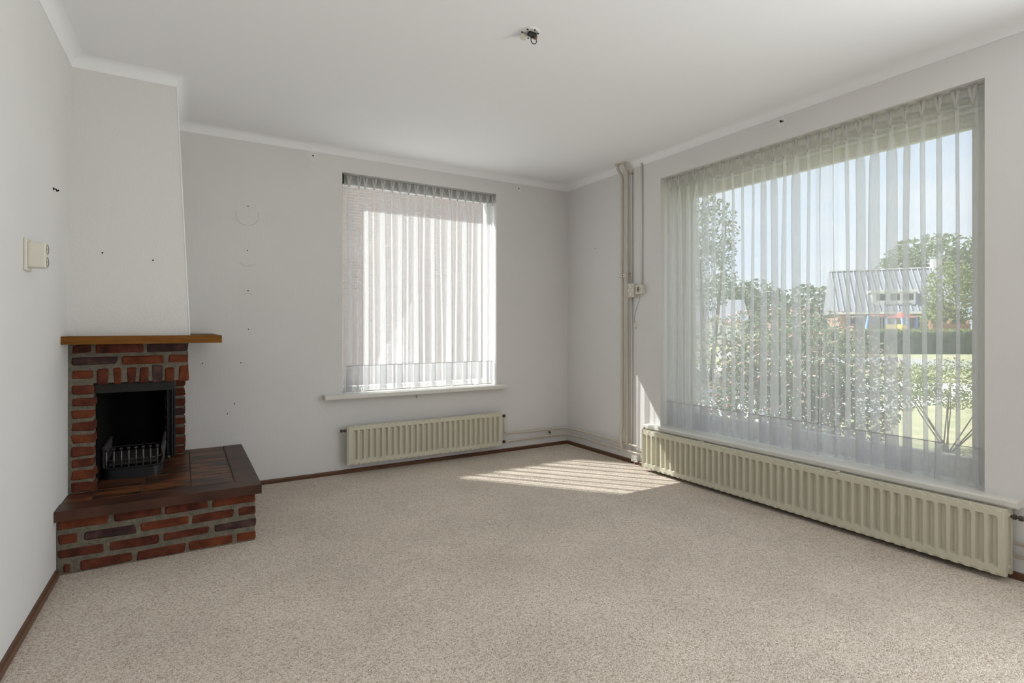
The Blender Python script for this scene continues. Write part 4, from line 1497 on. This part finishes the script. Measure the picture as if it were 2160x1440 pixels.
h2 = thing('distant_house', 'small pale distant house left of the skyline trees', 'house', (40, 33, GZ))
MB().hexa([(38, 36, GZ), (42, 30.5, GZ), (46, 33.5, GZ), (42, 39, GZ), (38, 36, 1.7), (42, 30.5, 1.7), (46, 33.5, 1.7), (42, 39, 1.7)]).build('wall', M['house_white'], h2)
MB().add([(37.6, 36.3, 1.7), (42, 30, 1.7), (46.4, 33.2, 1.7), (42, 39.5, 1.7), (40.2, 37.6, 3.7), (44, 32, 3.7)], [(0, 1, 5, 4), (2, 3, 4, 5), (1, 2, 5), (3, 0, 4), (0, 3, 2, 1)]).build('roof', M['roof'], h2)

# ---- playground
sw = thing('swing_frame', 'blue A-frame swing with a red top bar on the playground', 'swing', (39.9, 18.4, GZ))
pa0, pb0 = Vector((39.5, 19.2, 0)), Vector((40.3, 17.6, 0))
pv = (pb0 - pa0).normalized()
pn = Vector((-pv.y, pv.x, 0))
for c_ in (pa0, pb0):
    for sg in (-1, 1):
        f_ = c_ + pn * 0.9 * sg - pv * 0.35 * (1 if c_ is pa0 else -1)
        MB().tube([(f_.x, f_.y, GZ), (c_.x, c_.y, 1.95)], 0.09, 8).build('leg', M['blue'], sw, smooth=True)
MB().tube([(pa0.x, pa0.y, 1.95), (pb0.x, pb0.y, 1.95)], 0.045, 8).build('top_bar', M['red'], sw, smooth=True)
for t in (0.3, 0.65):
    c_ = pa0.lerp(pb0, t)
    for e_ in (-0.22, 0.22):
        w_ = c_ + pv * e_
        MB().tube([(w_.x, w_.y, 1.95), (w_.x, w_.y, 0.2)], 0.02, 5).build('chain', M['rail'], sw)
    MB().cbox(c_.x - 0.25, c_.x + 0.25, c_.y - 0.15, c_.y + 0.15, 0.15, 0.2, 0.01).build('swing_seat', M['wire'], sw)
sl = thing('playground_slide', 'yellow slide tower with blue posts and red roof on the playground', 'slide', (37.6, 16.4, GZ))
tc_ = Vector((37.6, 16.4, 0))
for dx in (-0.55, 0.55):
    for dy in (-0.55, 0.55):
        MB().tube([(tc_.x + dx, tc_.y + dy, GZ), (tc_.x + dx, tc_.y + dy, 1.75)], 0.08, 8).build('post', M['blue'], sl, smooth=True)
MB().cbox(tc_.x - 0.6, tc_.x + 0.6, tc_.y - 0.6, tc_.y + 0.6, 0.72, 0.82, 0.02).build('platform', M['blue'], sl)
MB().cbox(tc_.x - 0.64, tc_.x - 0.58, tc_.y - 0.6, tc_.y + 0.6, 0.75, 1.35, 0.02).build('side_panel', M['yellow'], sl)
MB().add([(tc_.x - 0.62, tc_.y - 0.62, 1.75), (tc_.x + 0.62, tc_.y - 0.62, 1.75), (tc_.x + 0.62, tc_.y + 0.62, 1.75), (tc_.x - 0.62, tc_.y + 0.62, 1.75), (tc_.x, tc_.y, 2.1)], [(0, 1, 4), (1, 2, 4), (2, 3, 4), (3, 0, 4), (3, 2, 1, 0)]).build('roof', M['red'], sl)
for off_, nm_, th_ in ((0.0, 'chute', 0.05), (-0.32, 'chute_side', 0.22), (0.32, 'chute_side', 0.22)):
    w_ = 0.3 if nm_ == 'chute' else 0.04
    d_ = Vector((0.86, -0.5, 0)).normalized()
    s_ = Vector((d_.y, -d_.x, 0))
    pts_ = [(0.5, 0.85), (1.2, 0.45), (2.0, 0.0), (2.5, -0.12)]
    m_ = MB()
    for (a, za), (b, zb) in zip(pts_[:-1], pts_[1:]):
        P, Q = tc_ + d_ * a + s_ * off_, tc_ + d_ * b + s_ * off_
        m_.hexa([(P - s_ * w_).to_tuple()[:2] + (za,), (Q - s_ * w_).to_tuple()[:2] + (zb,), (Q + s_ * w_).to_tuple()[:2] + (zb,), (P + s_ * w_).to_tuple()[:2] + (za,),
                 (P - s_ * w_).to_tuple()[:2] + (za + th_,), (Q - s_ * w_).to_tuple()[:2] + (zb + th_,), (Q + s_ * w_).to_tuple()[:2] + (zb + th_,), (P + s_ * w_).to_tuple()[:2] + (za + th_,)])
    m_.build(nm_, M['yellow'], sl)
pf = thing('playground_fence', 'orange-brown board fence at the right of the playground', 'fence', (41.2, 15.2, GZ))
for k in range(3):
    z0_, z1_ = GZ + 0.25 + k * 0.55, GZ + 0.65 + k * 0.55
    q_ = [(40.4, 15.9), (42.0, 14.5), (42.07, 14.58), (40.47, 15.98)]
    MB().hexa([(x, y, z0_) for x, y in q_] + [(x, y, z1_) for x, y in q_]).build('board', M['fence_wood'], pf)
for t in (0.0, 0.5, 1.0):
    x_, y_ = 40.5 + 1.6 * t, 16.0 - 1.4 * t
    MB().cbox(x_ - 0.06, x_ + 0.06, y_, y_ + 0.12, GZ, GZ + 1.95, 0.01).build('post', M['fence_wood'], pf)

# ---- brick neighbour seen through the smaller window
nb = thing('neighbour_house', 'pale brick neighbouring house facing the smaller window', 'house', (1.5, 14.0, GZ))
nm = bpy.data.materials.new('neighbour_brickwork')
nm.use_nodes = True
n_, l_ = nm.node_tree.nodes, nm.node_tree.links
bt = n_.new('ShaderNodeTexBrick')
bt.inputs['Color1'].default_value = (0.36, 0.25, 0.20, 1)
bt.inputs['Color2'].default_value = (0.30, 0.22, 0.185, 1)
bt.inputs['Mortar'].default_value = (0.42, 0.39, 0.36, 1)
bt.inputs['Scale'].default_value = 1.0
bt.inputs['Mortar Size'].default_value = 0.008
bt.inputs['Brick Width'].default_value = 0.22
bt.inputs['Row Height'].default_value = 0.066
tcn = n_.new('ShaderNodeTexCoord')
mpn = n_.new('ShaderNodeMapping')
mpn.inputs['Rotation'].default_value = (math.radians(90), 0, 0)
l_.new(tcn.outputs['Object'], mpn.inputs['Vector'])
l_.new(mpn.outputs['Vector'], bt.inputs['Vector'])
l_.new(bt.outputs['Color'], n_['Principled BSDF'].inputs['Base Color'])
n_['Principled BSDF'].inputs['Roughness'].default_value = 0.9
MB().box(-1.5, 10.5, 12.5, 18, GZ, 5.4).build('wall', nm, nb)
MB().prism([(12.1, 5.4), (15.25, 8.2), (18.4, 5.4)], -1.9, 10.9, lambda a, b, s: (s, a, b)).build('roof', M['roof'], nb)
for x0_ in (-0.6, 0.9):
    w_ = MB().box(x0_, x0_ + 1.1, 12.47, 12.52, 1.0, 2.3).build('window', M['house_glass'], nb)
    MB().box(x0_ - 0.07, x0_ + 1.17, 12.44, 12.47, 2.3, 2.38).build('window_frame', M['house_white'], w_)
